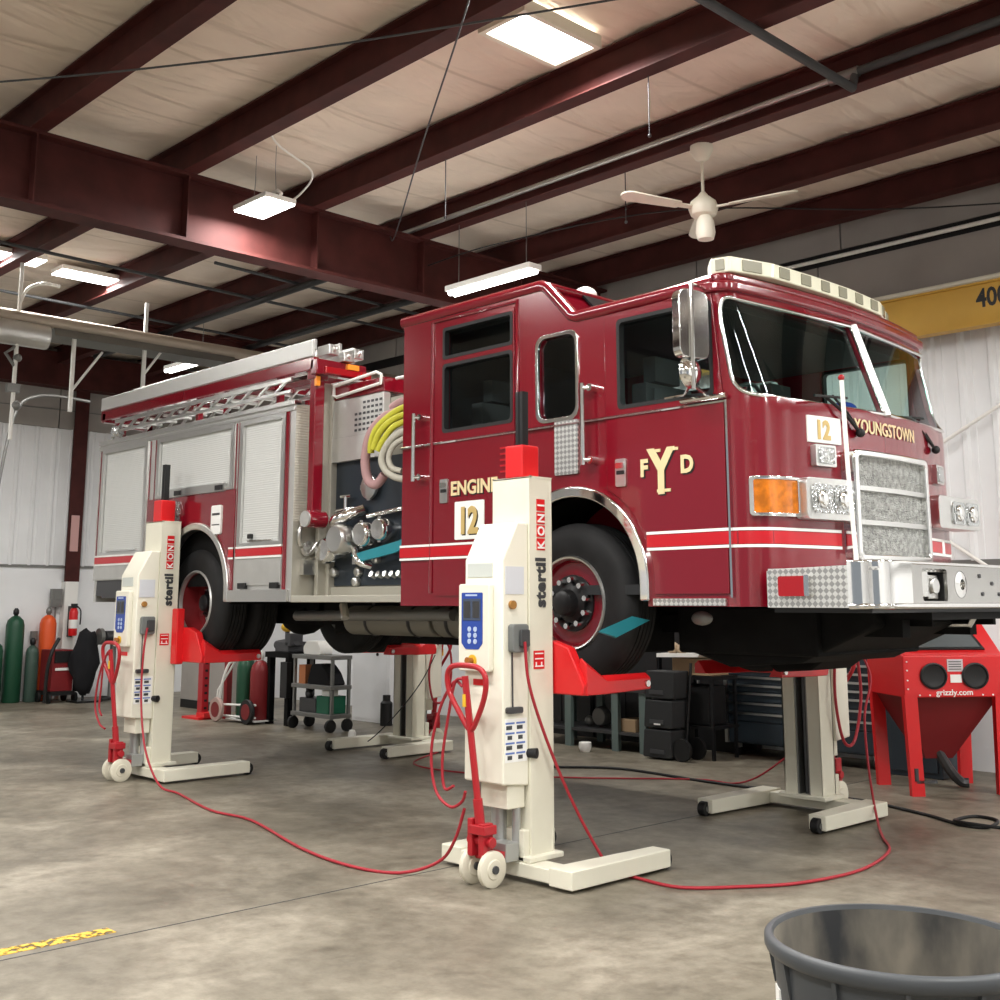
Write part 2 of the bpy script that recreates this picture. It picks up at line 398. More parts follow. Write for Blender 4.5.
# ------------------------------------------------------------------ the room
struct(B(-15, 12, -11, 7, -.1, 0).build('floor', FLOOR))
ZC = 5.82
def wave_ceiling():
    mb = MB(); nx, ny = 108, 72; x0, x1, y0, y1 = -15, 12, -11, 6.2
    for s in range(2):
        for i in range(nx + 1):
            for j in range(ny + 1):
                x = x0 + (x1 - x0) * i / nx; y = y0 + (y1 - y0) * j / ny
                t = ((y + 2.12) / 1.42) % 1; sag = .035 * sin(pi * t) if s == 0 else -.15
                fold = .03 * abs(((x + 4.6) / 1.22) % 1 - .5) ** 4 * 16 if s == 0 else 0
                mb.v.append((x, y, ZC - sag + fold + (0.0)))
    st = (nx + 1) * (ny + 1)
    for s in range(2):
        for i in range(nx):
            for j in range(ny):
                a = s * st + i * (ny + 1) + j; q = (a, a + 1, a + ny + 2, a + ny + 1); mb.f.append(q if s == 0 else q[::-1]); mb.m.append(0)
    for i in range(nx):
        for j in (0, ny):
            a = i * (ny + 1) + j; mb.f.append((a, a + ny + 1, a + ny + 1 + st, a + st)); mb.m.append(0)
    for j in range(ny):
        for i in (0, nx):
            a = i * (ny + 1) + j; mb.f.append((a, a + 1, a + 1 + st, a + st)); mb.m.append(0)
    return mb.build('ceiling', CEIL, ang=60)
struct(wave_ceiling())

def ribs(length, pitch=.305, d=.03):
    P = []; x = 0
    while x < length:
        for a, b in ((0, 0), (.10, 0), (.125, d), (.165, d), (.19, 0)): P.append((min(length, x + a), b))
        P += [(min(length, x + .235), 0), (min(length, x + .24), d * .3), (min(length, x + .255), d * .3), (min(length, x + .26), 0)]
        x += pitch
    P.append((length, 0)); return P
def corrugated(mb, fn, length, z0, z1):
    P = ribs(length); n = len(P)
    mb.add([fn(u, w, z) for z in (z0, z1) for u, w in P], [(i, i + 1, n + i + 1, n + i) for i in range(n - 1)])
# wall behind the fire engine, seen on the right
mb = MB().use(WALLP).box(-14, 12, 5.3, 5.45, 0, 4.62); corrugated(mb, lambda u, w, z: (-14 + u, 5.298 - w, z), 26, 1.95, 4.6)
mb.use(WALLG)
for k in range(10): mb.box(-14 + k * 2.6, -14 + k * 2.6 + 2.58, 5.24, 5.3, 4.62, 5.16)
for k in range(14): mb.box(-14 + k * 1.9, -14 + k * 1.9 + 1.88, 5.22, 5.3, 5.3, 5.85)
mb.use(BLACKM).box(-14, 12, 5.24, 5.42, 5.16, 5.3).box(-14, 12, 5.2, 5.29, 4.62, 4.66)
struct(mb.build('wall_right'))
struct(B(-14, 12, 5.27, 5.3, 1.9, 1.96).build('trim_1', GREYM))
# wall behind the tail of the fire engine
mb = MB().use(WALLP).box(-13.9, -13.75, -11, 5.4, 0, 4.5); corrugated(mb, lambda u, w, z: (-13.745 + w, -11 + u, z), 16.3, 2.16, 4.46)
mb.use(WALLG)
for k in range(9): mb.box(-13.75, -13.68, -11 + k * 1.9, -11 + k * 1.9 + 1.88, 4.46, 5.12)
mb.box(-13.9, -13.75, -11, 5.4, 4.5, 5.85)
mb.use(GREYM).box(-13.75, -13.72, -11, 5.3, 2.13, 2.17)
for k in range(9): mb.box(-13.68, -13.66, -11, 5.3, 4.46 + .3, 4.475 + .3) if k == 0 else None
struct(mb.build('wall_back'))
struct(B(-13.72, -13.4, -11, 5.2, 5.12, 5.7).build('trim_2', MAROON))
struct(MB().box(-13.72, -13.60, 2.56, 2.72, 1.9, 5.12).box(-13.60, -13.58, 2.52, 2.76, 1.9, 5.12).build('trim_3', MAROON))
struct(B(-13.74, -13.58, 2.53, 2.75, 0, 1.9).build('trim_4', WHITEP))
# walls behind the viewer, with open vehicle doors to the daylight
struct(MB().box(-14, -9, -11.1, -11, 0, 5.8).box(-4, 1, -11.1, -11, 0, 5.8).box(6, 12, -11.1, -11, 0, 5.8).box(-9, -4, -11.1, -11, 4.3, 5.8).box(1, 6, -11.1, -11, 4.3, 5.8).build('wall_left', WALLP))
struct(MB().box(12, 12.1, -11, -7, 0, 5.8).box(12, 12.1, -2.5, 5.4, 0, 5.8).box(12, 12.1, -7, -2.5, 4.3, 5.8).build('wall_front', WALLP))

# roof steel
def ibeam(mb, fn, a, b, h, w=.16, tf=.014, tw=.012):
    "I section, fn(t, side, up)"
    for s0, s1, z0, z1 in ((-w / 2, w / 2, 0, tf), (-w / 2, w / 2, h - tf, h), (-tw / 2, tw / 2, tf, h - tf)):
        p = [fn(a, s0, z0), fn(a, s1, z0), fn(a, s1, z1), fn(a, s0, z1)]; q = [fn(b, s0, z0), fn(b, s1, z0), fn(b, s1, z1), fn(b, s0, z1)]
        mb.hexa(p, q)
N_T = 5
ROWS = [-6.38, -4.96, -3.54, -2.12, -.70, .745, 2.15, 3.66, 4.92]
for y in ROWS:
    mb = MB(); ibeam(mb, lambda t, s_, u: (t, y + s_, 5.5 + u), -13.6, 11.9, .30, w=.15)
    struct(mb.build('trim_%d' % N_T, MAROON)); N_T += 1
mb = MB(); ibeam(mb, lambda t, s_, u: (-4.12 + s_, t, 4.84 + u), -10.9, 5.2, .66, w=.24, tf=.03)
for y in ROWS:
    for sx in (-1, 1): mb.box(-4.12 + sx * .008, -4.12 + sx * .115, y - .008, y + .008, 4.87, 5.47)
    mb.box(-4.21, -4.03, y - .14, y + .14, 5.49, 5.51)
struct(mb.build('trim_%d' % N_T, MAROON)); N_T += 1
mb = MB(); ibeam(mb, lambda t, s_, u: (-9.9 + s_, t, 5.1 + u), 1.6, 5.2, .4, w=.2, tf=.02)
struct(mb.build('trim_%d' % N_T, MAROON)); N_T += 1
# painted line and saw joints in the floor
struct(B(-.22, -.12, -6.5, -2.98, .0, .002).build('trim_%d' % N_T, WORN)); N_T += 1
mb = MB()
for x in (-.05,): mb.box(x - .004, x + .004, -10.5, 5.2, 0, .0015)
mb.box(-13, 11, -3.905, -3.897, 0, .0015)
struct(mb.build('trim_%d' % N_T, DGREY)); N_T += 1

# ------------------------------------------------------------------ lamps
def area(parent, loc, sx, sy, power, col=(1, .985, .955)):
    d = bpy.data.lights.new('lamp_light', 'AREA'); d.shape = 'RECTANGLE'; d.size = sx; d.size_y = sy; d.energy = power * LAMP; d.color = col; d.spread = radians(175)
    o = bpy.data.objects.new('lamp_light', d); COL.objects.link(o); o.parent = parent; o.location = loc; return o
def high_bay(loc, label, sx=.56, sy=.34, power=100):
    t = thing('high_bay_lamp', label, 'ceiling lamp', loc)
    x, y, z = loc
    B(x - sx / 2, x + sx / 2, y - sy / 2, y + sy / 2, z, z + .05).build('lamp_body', WHITEP, t, bevel=.01)
    B(x - sx / 2 + .012, x + sx / 2 - .012, y - sy / 2 + .012, y + sy / 2 - .012, z - .012, z).build('diffuser', LITE, t)
    MB().tube([(x + .1, y, z + .05), (x + .12, y, z + .1), (x + .22, y, z + .11), (x + .28, y, z + .06)], .018).build('bracket', WHITEP, t)
    for s in (-1, 1):
        MB().tube([(x + s * .2, y, z + .05), (x + s * .17, y, z + .3), (x + s * .17, y, 5.76)], .003, 5).build('hanging_wire', GREYM, t)
    area(t, (0, 0, -.02), sx, sy, power); return t
def tube_lamp(loc, L, along, label, power=130, top=5.5, w=.13, group=None):
    t = thing('strip_lamp', label, 'ceiling lamp', loc, group=group); x, y, z = loc
    hx, hy = (L / 2, w / 2) if along == 'x' else (w / 2, L / 2)
    B(x - hx, x + hx, y - hy, y + hy, z, z + .06).build('lamp_body', WHITEP, t, bevel=.008)
    mb = MB()
    if w > .33: mb.box(x - hx + .01, x + hx - .01, y - hy + .01, y + hy - .01, z - .012, z)
    for s in (-1, 1):
        if w > .33: break
        p = (x - hx + .02, y + s * .035, z - .015) if along == 'x' else (x + s * .035, y - hy + .02, z - .015)
        q = (x + hx - .02, y + s * .035, z - .015) if along == 'x' else (x + s * .035, y + hy - .02, z - .015)
        mb.cyl(p, q, .025, n=10)
    mb.build('tube', LITE, t)
    for s in (-1, 1):
        p = (x + s * hx * .8, y, z + .06) if along == 'x' else (x, y + s * hy * .8, z + .06)
        if top - z > .1: MB().tube([p, (p[0], p[1], top)], .004, 5).build('hanging_wire', GREYM, t)
    area(t, (0, 0, -.06), hx * 2, hy * 2, power); return t
high_bay((-3.62, -.13, 5.2), 'square lit high-bay lamp hanging in front of the big red girder')
t = thing('skylight_lamp', 'large rectangular lit panel set into the ceiling between two red beams', 'ceiling lamp', (-.18, .04, 5.7))
MB().sheet([(-.42, -.37), (.06, -.37), (.06, .45), (-.42, .45)], [[(-.38, -.33), (.02, -.33), (.02, .41), (-.38, .41)]], lambda u, v, w: (u, v, w), 5.66, 5.76).build('frame', CREAM, t)
B(-.385, .025, -.335, .415, 5.68, 5.70).build('diffuser', LITEW, t)
area(t, (0, 0, -.05), .4, .74, 170)
tube_lamp((-2.9, 2.12, 4.78), 1.25, 'x', 'bright strip lamp hanging just above the raised cab roof', 190, w=.18)
tube_lamp((-9.3, 2.22, 4.88), 1.1, 'x', 'small strip lamp far back, above the ladders of the fire engine', 90)
tube_lamp((-8.6, .47, 5.66), .95, 'y', 'long ceiling strip lamp at far left, beside the red beam', 110, top=5.7, w=.36)
tube_lamp((-8.4, -.65, 5.66), .75, 'y', 'ceiling strip lamp cut off by the left edge of the picture', 90, top=5.7, w=.36)
for x, y in ((1.6, -3.1), (1.6, -7), (-3.2, -4.2), (-3.2, -8.4), (6.4, -3.2), (6.4, -7.4), (5.6, 1.2), (-8.6, -4.4), (9.4, -.6), (6.6, 3.7)):  # last lamp is unseen fill, added to brighten the far lifts and wall
    tube_lamp((x, y, 5.3), 2.4, 'x', 'unseen strip lamp over the workshop floor, outside the view', 260, group='strip lamps behind the viewer', w=.3)

# ------------------------------------------------------------------ fire engine
YL, YR = -.30, 2.12
YM = (YL + YR) / 2
eng = thing('fire_engine', 'large red fire engine raised on four cream column lifts', 'fire engine', (-2.3, YM, 1.04))
def L(u, v, w): return (u, YL - w, v)             # left side plane: x, z, outward
def R_(u, v, w): return (u, YR + w, v)            # right side plane
ZB = 2.68                                          # belt line
def fpath(u, z, w):
    "front skin: u runs over the left corner (0..0.35), flat front (0.35..2.35), right corner (..2.70)"
    k = max(0, min(1, (z - ZB) / .68)); Rr = .25 - .15 * k; cx = 1.57 - .05 * k; xf = cx + Rr
    def bow(y): return .12 * (1 - k * .2) * (1 - ((y - YM) / (YM - YL - Rr)) ** 2)
    y0, y1 = YL + Rr, YR - Rr
    if u <= .35:
        a = pi / 2 * (1 - u / .35); return (cx + (Rr + w) * cos(a), y0 - (Rr + w) * sin(a), z)
    if u >= 2.35:
        a = pi / 2 * (u - 2.35) / .35; return (cx + (Rr + w) * cos(a), y1 + (Rr + w) * sin(a), z)
    y = y0 + (u - .35) / 2.0 * (y1 - y0); return (xf + bow(y) + w, y, z)
def fu(y, z=2.2):
    k = max(0, min(1, (z - ZB) / .68)); Rr = .25 - .15 * k; return .35 + 2.0 * (y - (YL + Rr)) / (YR - YL - 2 * Rr)

# --- cab shell
AX, AZ, AR = .41, 1.66, .62                        # front wheel arch
def archpts(x, z, r, zb, n=20): return [(x + r * cos(pi * k / n), z + r * sin(pi * k / n)) for k in range(n + 1)]
side_out = [(-1.31, 1.53), (AX - AR + .03, 1.53)] + archpts(AX, AZ, AR - .03, 1.53)[::-1] + [(AX + AR - .03, 1.53), (1.57, 1.53), (1.57, ZB), (1.52, 3.36), (.42, 3.36), (.17, 3.64), (-1.31, 3.64)]
win = {'rear_door_upper': rrect(-.84, -.13, 3.30, 3.52, .02), 'rear_door_lower': rrect(-.84, -.13, 2.76, 3.25, .03), 'middle': rrect(.11, .45, 2.735, 3.285, .07), 'front_door': rrect(.81, 1.515, 2.735, 3.29, .03)}
mb = MB()
mb.sheet(side_out, list(win.values()), L, -.05, 0); mb.sheet(side_out, list(win.values()), R_, -.05, 0)
# front skin with two windshield openings
ws_left = rpoly([(.075, 2.71), (fu(YM) - .025, 2.70), (fu(YM) - .025, 3.29), (.06, 3.30)], [.14, .03, .03, .13], 7)
ws_right = rpoly([(fu(YM) + .025, 2.70), (2.57, 2.72), (2.60, 3.30), (fu(YM) + .025, 3.29)], [.03, .16, .13, .03], 7)
mb.sheet([(0, 1.53), (2.70, 1.53), (2.70, 3.36), (0, 3.36)], [ws_left, ws_right], fpath, -.04, 0, .06)
# roof
prof = [(-1.31, 3.58), (-1.31, 3.66), (.15, 3.66), (.42, 3.385), (1.55, 3.385), (1.55, 3.33), (.40, 3.33), (.13, 3.58)]
mb.prism(prof, lambda u, v, w: (u, w, v), YL + .03, YR - .03)
mb.box(-1.31, -1.26, YL + .02, YR - .02, 1.53, 3.62); [mb.box(a, b, c, d, 1.53, 1.56) for a, b in ((-1.3, -.21), (1.03, 1.6)) for c, d in ((YL + .05, -.05), (1.9, YR - .05))]
mb.box(-.25, 1.05, .25, 1.6, 1.56, 2.3)
mb.build('cab_shell', RED, eng, ang=50)
# rounded roof rail and brow
mb = MB()
for y in (YL + .012, YR - .012):
    mb.tube([(-1.33, y, 3.655), (.14, y, 3.655), (.19, y, 3.63), (.41, y, 3.40), (.46, y, 3.385), (1.0, y, 3.39), (1.53, y, 3.40)], .042, 10)
mb.tube([(-1.325, YL + .02, 3.655), (-1.325, YR - .02, 3.655)], .042, 10)
mb.tube([(.17, YL, 3.65), (.17, YR, 3.65)], .03, 10)
mb.build('roof_rail', RED, eng, ang=60)
N = 60; us = [2.70 * k / N for k in range(N + 1)]
mb = MB(); top = [(fpath(u, 3.36, .035)[:2]) for u in us]
mb.prism([(1.15, YL - .0)] + top + [(1.15, YR)], lambda u, v, w: (u, v, w), 3.335, 3.40)
mb.prism([(1.2, YL + .04)] + [fpath(u, 3.36, .0)[:2] for u in us] + [(1.2, YR - .04)], lambda u, v, w: (u, v, w), 3.40, 3.455)
mb.build('roof_brow', RED, eng, bevel=.02, seg=3, ang=50)
B(.60, .62, -.0, 1.8, 3.40, 3.415).build('roof_seam', RED, eng)
# black window on the slope of the raised roof
MB().hexa([(.19, .05, 3.635), (.19, 1.75, 3.635), (.39, 1.75, 3.435), (.39, .05, 3.435)], [(.20, .05, 3.645), (.20, 1.75, 3.645), (.40, 1.75, 3.445), (.40, .05, 3.445)]).build('roof_window', BLACKM, eng)
# grey roof vent cover on the raised roof
mb = MB()
mb.ball((-.35, .35, 3.70), .2, (1.5, .8, .38)).ball((.0, .3, 3.71), .09, (1, 1, .9))
mb.pieces('roof_vent', WHITEP, eng, ang=80)

# doors as raised skins
def door(name, x0, x1, zb, zt, holes, arch=None, latch=None, slope=None, fn=L):
    out = [(x0, zb), (x1, zb), (x1, zt), (x0, zt)]
    if arch: out = arch + [(x1, zb), (x1, ZB), (1.52, zt), (x0, zt)]
    d = MB().sheet(rpoly(out, .02) if not arch else out, holes, fn, 0, .014).build(name, RED, eng, bevel=.004)
    return d
fd_arch = [(x, z) for x, z in archpts(AX, AZ, AR + .03, 1.53, 40)[::-1] if x > .70]
rd = door('rear_door', -.93, -.11, 1.60, 3.56, [win['rear_door_upper'], win['rear_door_lower']])
fd = door('front_door', .70, 1.585, 1.60, 3.33, [win['front_door']], arch=[(.70, 3.33)] and fd_arch + [(1.0 + .06, 1.60)])
rd2 = door('rear_door', -.93, -.11, 1.60, 3.56, [win['rear_door_upper'], win['rear_door_lower']], fn=R_)
fd2 = door('front_door', .70, 1.585, 1.60, 3.33, [win['front_door']], arch=fd_arch + [(1.06, 1.60)], fn=R_)
def grow(poly, d):
    cx = sum(p[0] for p in poly) / len(poly); cy = sum(p[1] for p in poly) / len(poly); w = max(p[0] for p in poly) - min(p[0] for p in poly); h = max(p[1] for p in poly) - min(p[1] for p in poly)
    return [(cx + (p[0] - cx) * (1 + 2 * d / w), cy + (p[1] - cy) * (1 + 2 * d / h)) for p in poly]
for fn in (L, R_):
    for k, (kk, par) in enumerate((('rear_door_upper', rd if fn is L else rd2), ('rear_door_lower', rd if fn is L else rd2), ('middle', eng), ('front_door', fd if fn is L else fd2))):
        p = win[kk]
        pane = MB().sheet(grow(p, .012), [], fn, -.026, -.020).build('window_pane', TGL, par)
        if kk == 'middle': MB().sheet(grow(p, .022), [grow(p, -.004)], fn, -.01, .012).build('window_trim', CHROME, eng, bevel=.004)
        else: MB().sheet(grow(p, .008), [grow(p, -.016)], fn, -.03, .017).build('window_seal', BLACK, par)
    # raised moulding round the rear door opening
    MB().tube([fn(-.97, 1.62, .0), fn(-.97, 3.59, .0), fn(-.085, 3.59, .0), fn(-.085, 2.74, .0)], .018, 8).build('door_moulding', RED, eng, ang=60)
# windshield
for o_ in (ws_left, ws_right):
    MB().sheet(grow(o_, .012), [], fpath, -.026, -.02, .05).build('windshield', WSH, eng, ang=80)
    MB().tube([fpath(u, z, .004) for u, z in o_], .013, 6, closed=True).build('windshield_trim', CHROME, eng, ang=80)
mb = MB()
mb.tube([fpath(fu(YM), z, .006) for z in (2.69, 2.9, 3.1, 3.3)], .028, 8); mb.build('windshield_divider', ALU, eng)
# interior seen through the glass
mb = MB().use(CABIN)
mb.box(-1.22, -1.2, -.2, 2.0, 1.6, 3.55).box(-1.2, 1.5, -.24, 2.06, 1.6, 1.66).box(-1.2, .0, -.2, 2.0, 3.50, 3.57).box(.3, 1.5, -.2, 2.0, 3.28, 3.33)
mb.prism([(1.28, 2.35), (1.76, 2.35), (1.76, 2.70), (1.55, 2.74), (1.30, 2.66)], lambda u, v, w: (u, w, v), -.12, 1.98)
mb.build('cab_lining', None, eng)
mb = MB().prism(rpoly([(1.30, 2.66), (1.55, 2.745), (1.8, 2.71), (1.8, 2.66)], .02), lambda u, v, w: (u, w, v), .0, 1.85)
mb.build('dashboard', mat('dash_green_grey', (.10, .14, .13), .6), eng, bevel=.01)
def seat(x, y, h=.0):
    mb = MB().box(x - .24, x + .24, y - .25, y + .25, 2.12, 2.27).box(x - .30, x - .18, y - .24, y + .24, 2.25, 2.95 + h).box(x - .29, x - .19, y - .13, y + .13, 2.97 + h, 3.14 + h)
    mb.box(x - .17, x - .16, y - .18, y - .1, 2.3, 2.92); mb.build('cab_seat', CABING, eng, bevel=.04, seg=3)
seat(.95, .25); seat(.95, 1.6); seat(-.75, .4, .1); seat(-.75, 1.5, .1)
mb = MB(); c = Vector((1.26, .32, 2.72)); M = Matrix.Translation(c) @ Matrix.Rotation(radians(-62), 4, 'Y')
mb.tube([M @ Vector((.2 * cos(a * pi / 12), .2 * sin(a * pi / 12), 0)) for a in range(24)], .014, 6, closed=True)
for a in (0, 2.1, 4.2): mb.tube([M @ Vector((0, 0, 0)), M @ Vector((.2 * cos(a), .2 * sin(a), 0))], .012, 6)
mb.cyl(M @ Vector((0, 0, -.2)), M @ Vector((0, 0, .01)), .035); mb.build('steering_wheel', BLACK, eng)
mb = MB(); mb.ball((1.58, 1.02, 2.79), .07, (1.3, 1.2, .7)).ball((1.56, 1.12, 2.77), .06, (1, 1.2, .6)); mb.build('dash_cloth', BLUEC, eng)
mb = MB(); mb.box(1.50, 1.62, 1.20, 1.36, 2.74, 2.80).box(1.62, 1.72, .95, 1.12, 2.72, 2.745); mb.build('dash_box', mat('pale_box', (.5, .6, .55), .5), eng, bevel=.01)

# belt line, vertical line and stripes
mb = MB()
for fn in (L, R_):
    for a, b in ((-1.31, -.97), (-.93, .1), (.1, 1.60)): mb.tube([fn(a, 2.685, .016), fn(b, 2.685, .016)], .010, 6)
mb.pieces('belt_trim', CHROME, eng)
mb = MB(); mb.sheet([(1.598, 1.58), (1.612, 1.58), (1.612, 2.69), (1.598, 2.69)], [], L, -.02, .02); mb.build('door_edge_trim', CHROME, eng)
mb = MB(); mb.tube([L(1.30, 2.715, .03), L(1.62, 2.715, .03)], .016, 8); mb.build('mirror_foot_rail', CHROME, eng)
def stripe(fn, x0, x1, z0=1.855, z1=1.965, w=.016, step=None):
    mb = MB().use(REDT).sheet([(x0, z0 + .02), (x1, z0 + .02), (x1, z1 - .02), (x0, z1 - .02)], [], fn, 0, w, step)
    mb.use(WHITE)
    for a, b in ((z0, z0 + .016), (z1 - .016, z1)): mb.sheet([(x0, a), (x1, a), (x1, b), (x0, b)], [], fn, 0, w + .001, step)
    mb.build('stripe', None, eng)
def sa(z): return sqrt(max(0, (AR + .02) ** 2 - (z - AZ) ** 2))
stripe(L, -1.31, AX - .60); stripe(L, AX + .60, 1.60); stripe(R_, AX + .62, 1.57); stripe(R_, -1.31, AX - .62)
stripe(fpath, .02, fu(.36), step=.08, w=.004); stripe(fpath, fu(1.30), 2.68, step=.08, w=.004)
mb = MB().use(WHITE).sheet([(fu(1.72), 1.86), (fu(1.78), 1.86), (fu(1.78), 1.96), (fu(1.72), 1.96)], [], fpath, .003, .008); mb.build('stripe_break', None, eng)
# reflective sill plate
MB().sheet([(1.05, 1.535), (1.56, 1.535), (1.56, 1.575), (1.05, 1.575)], [], L, 0, .018).build('sill_plate', TREAD, eng)
mb = MB()

# chrome arches and black wells
def arch(x, z, r, fn, name='wheel_arch', m=CHROME, w=.07, zb=1.56):
    out = [(x + r, zb)] + archpts(x, z, r, zb, 28) + [(x - r, zb), (x - r + w, zb)] + archpts(x, z, r - w, zb, 28)[::-1] + [(x + r - w, zb)]
    MB().sheet(out, [], fn, -.06, .035).build(name, m, eng, bevel=.012, seg=3)
arch(AX, AZ, AR, L); arch(AX, AZ, AR, R_)
mb = MB()
for x, r in ((AX, AR - .04), (-4.30, .58)):
    for y0, y1 in ((YL + .02, YL + .75), (YR - .75, YR - .02)):
        pts = archpts(x, 1.66, r, 0, 20)
        mb.prism([(x + r, 1.54)] + pts + [(x - r, 1.54), (x - r - .02, 1.54)] + [(x + (p - x) * (1 + .02 / r), 1.66 + (q - 1.66) * (1 + .02 / r)) for p, q in pts[::-1]] + [(x + r + .02, 1.54)], lambda u, v, w: (u, w, v), y0, y1)
        ye = y1 if y0 < 1 else y0
        mb.prism([(x + r, 1.54)] + pts + [(x - r, 1.54)], lambda u, v, w: (u, w, v), ye - .01, ye + .01)
mb.pieces('wheel_well', CHAS, eng)

# grab rails, latches, vent plate
def grab(x, z0, z1):
    mb = MB(); mb.tube([L(x, z0, .07), L(x, z1, .07)], .017, 10)
    for z in (z0 + .03, z1 - .03): mb.cyl(L(x + .045, z, 0), L(x + .045, z, .06), .024, n=12); mb.tube([L(x, z, .07), L(x + .045, z, .05)], .014, 8)
    mb.build('grab_rail', CHROME, eng, ang=60)
grab(-1.10, 2.42, 2.92); grab(.56, 2.40, 2.92)
def latch(x, z, par):
    o = MB().sheet(rrect(x - .042, x + .042, z - .085, z + .085, .012), [], L, .012, .026).build('door_latch', CHROMEM, par, bevel=.004)
    MB().sheet(rrect(x - .03, x + .03, z - .012, z + .012, .005), [], L, .026, .03).build('latch_slot', BLACKM, o)
    MB().sheet(rrect(x - .034, x + .034, z + .025, z + .06, .008), [], L, .026, .036).build('latch_paddle', CHROME, o)
latch(-.815, 2.335, rd); latch(.825, 2.335, fd)
MB().sheet(rrect(.265, .47, 2.36, 2.71, .01), [], L, 0, .018).build('vent_plate', TREAD, eng, bevel=.004)
mb = MB()
for z in (2.42, 2.46, 2.50, 2.54, 2.58): mb.sheet([(-.24, z), (-.15, z), (-.15, z + .012), (-.24, z + .012)], [], L, .014, .022)
mb.build('door_step_badge', REDT, eng)

# writing on the cab
def lt(x, z, s, size, name, m=GOLDW, par=None, w=.016, sx=1.0, bold=.012, shadow=True):
    if shadow: text(s, size, lambda u, v, q: L(x + u + .008, z + v - .008, w + q * .3), mb0 := MB(), bold=bold * 1.0, sx=sx); mb0.build(name + '_shadow', BLACKM, par or eng)
    text(s, size, lambda u, v, q: L(x + u, z + v, w + .003 + q), mb1 := MB(), bold=bold, sx=sx); mb1.build(name, m, par or eng)
lt(-.745, 2.30, 'ENGINE', .135, 'engine_lettering', sx=1.0, bold=.004)
MB().sheet(rrect(-.70, -.40, 1.985, 2.25, .01), [], L, .014, .02).build('number_plate', WHITE, eng)
lt(-.66, 2.03, '12', .25, 'number_lettering', GOLD, w=.021, sx=.82, bold=.01)
lt(.975, 2.30, 'F', .14, 'letter_F', sx=.9, bold=.006); lt(1.275, 2.30, 'D', .14, 'letter_D', sx=.9, bold=.006)
lt(1.045, 2.195, 'Y', .37, 'letter_Y', sx=.78)
for z, a, b in ((2.435, 1.05, 1.13), (2.435, 1.18, 1.26), (2.195, 1.10, 1.20)): MB().sheet([(a, z), (b, z), (b, z + .018), (a, z + .018)], [], L, .016, .021).build('letter_serif', GOLDW, eng)
def ft(y, z, s, size, name, m, w=.006, sx=1.0, bold=.006):
    u0 = fu(y, z); text(s, size, lambda u, v, q: fpath(u0 + u * 2.0 / (YR - YL - .5), z + v, w + q), mb1 := MB(), bold=bold, sx=sx); mb1.build(name, m, eng)
ft(.53, 2.56, 'YOUNGSTOWN', .115, 'town_lettering', GOLDW, sx=.88, bold=.0015)
MB().sheet([(fu(.11), 2.465), (fu(.39), 2.465), (fu(.39), 2.62), (fu(.11), 2.62)], [], fpath, .0, .010, .08).build('number_plate', WHITE, eng)
ft(.165, 2.49, '12', .15, 'number_lettering', GOLD, w=.012, sx=.85)

# front lamps
MB().sheet(rrect(.125, .41, 2.025, 2.25, .02), [rrect(.145, .395, 2.045, 2.23, .012)], fpath, 0, .03, .06).build('turn_lamp_frame', CHROME, eng, bevel=.004, ang=60)
MB().sheet(rrect(.14, .40, 2.04, 2.235, .012), [], fpath, 0, .022, .05).build('turn_lamp', AMBER, eng, ang=60)
def headlamp(y0, y1):
    o = MB().sheet(rrect(fu(y0), fu(y1), 2.015, 2.25, .03), [], fpath, 0, .075, .06).build('headlamp_housing', CHROMEM, eng, bevel=.012, ang=50)
    n = 2
    for k in range(n):
        a = y0 + .035 + k * (y1 - y0 - .05) / n; b = a + (y1 - y0 - .07) / n
        MB().sheet(rrect(fu(a), fu(b), 2.05, 2.215, .03), [], fpath, .07, .085, .06).build('headlamp_lens', LENS, eng, ang=60)
        yc = (a + b) / 2; p = fpath(fu(yc), 2.13, .086); MB().ball(p, .055, (.35, 1, 1)).build('reflector_bowl', CHROME, eng)
headlamp(.0, .40)
mb = MB(); fr = lambda u, v, w: (1.80 + w, u, v)
mb.sheet(rrect(1.50, 2.10, 2.03, 2.24, .03), [], fr, 0, .16); o = mb.build('headlamp_housing', CHROMEM, eng, bevel=.012)
for k in range(2): MB().sheet(rrect(1.68 + k * .20, 1.86 + k * .20, 2.06, 2.21, .03), [], fr, .155, .17).build('headlamp_lens', LENS, eng); MB().ball((1.975, 1.77 + k * .20, 2.135), .055, (.35, 1, 1)).build('reflector_bowl', CHROME, eng)
MB().sheet([(fu(1.32), 2.08), (fu(1.44), 2.08), (fu(1.44), 2.22), (fu(1.32), 2.22)], [], fpath, 0, .02, .08).build('side_marker', REDLENS, eng)
for y in (.22, 1.68):
    MB().sheet(rrect(fu(y - .085), fu(y + .085), 2.325, 2.45, .01), [], fpath, 0, .035, .08).build('warning_lamp', CHROMEM, eng, bevel=.006)
    MB().sheet(rrect(fu(y - .06), fu(y + .06), 2.34, 2.435, .01), [], fpath, .035, .045, .08).build('warning_lens', LENS, eng)
# grille
gfn = lambda u, v, w: (fpath(fu(max(.40, min(1.25, u))), v, 0)[0] + .0 + w, u, v)
MB().sheet(rpoly([(.39, 1.79), (1.27, 1.79), (1.27, 2.44), (.39, 2.44)], .05), [rrect(.435, 1.225, 1.83, 2.40, .02)], gfn, -.02, .09, .1).build('grille_frame', CHROME, eng, bevel=.012, ang=60)
MB().sheet(rrect(.42, 1.24, 1.81, 2.42, .02), [], gfn, -.01, .045, .1).build('grille_mesh', MESH, eng, ang=60)
mb = MB()
for z in (2.015, 2.215): mb.sheet([(.43, z - .014), (1.23, z - .014), (1.23, z + .014), (.43, z + .014)], [], gfn, .03, .07, .1)
mb.build('grille_bar', CHROMEM, eng)
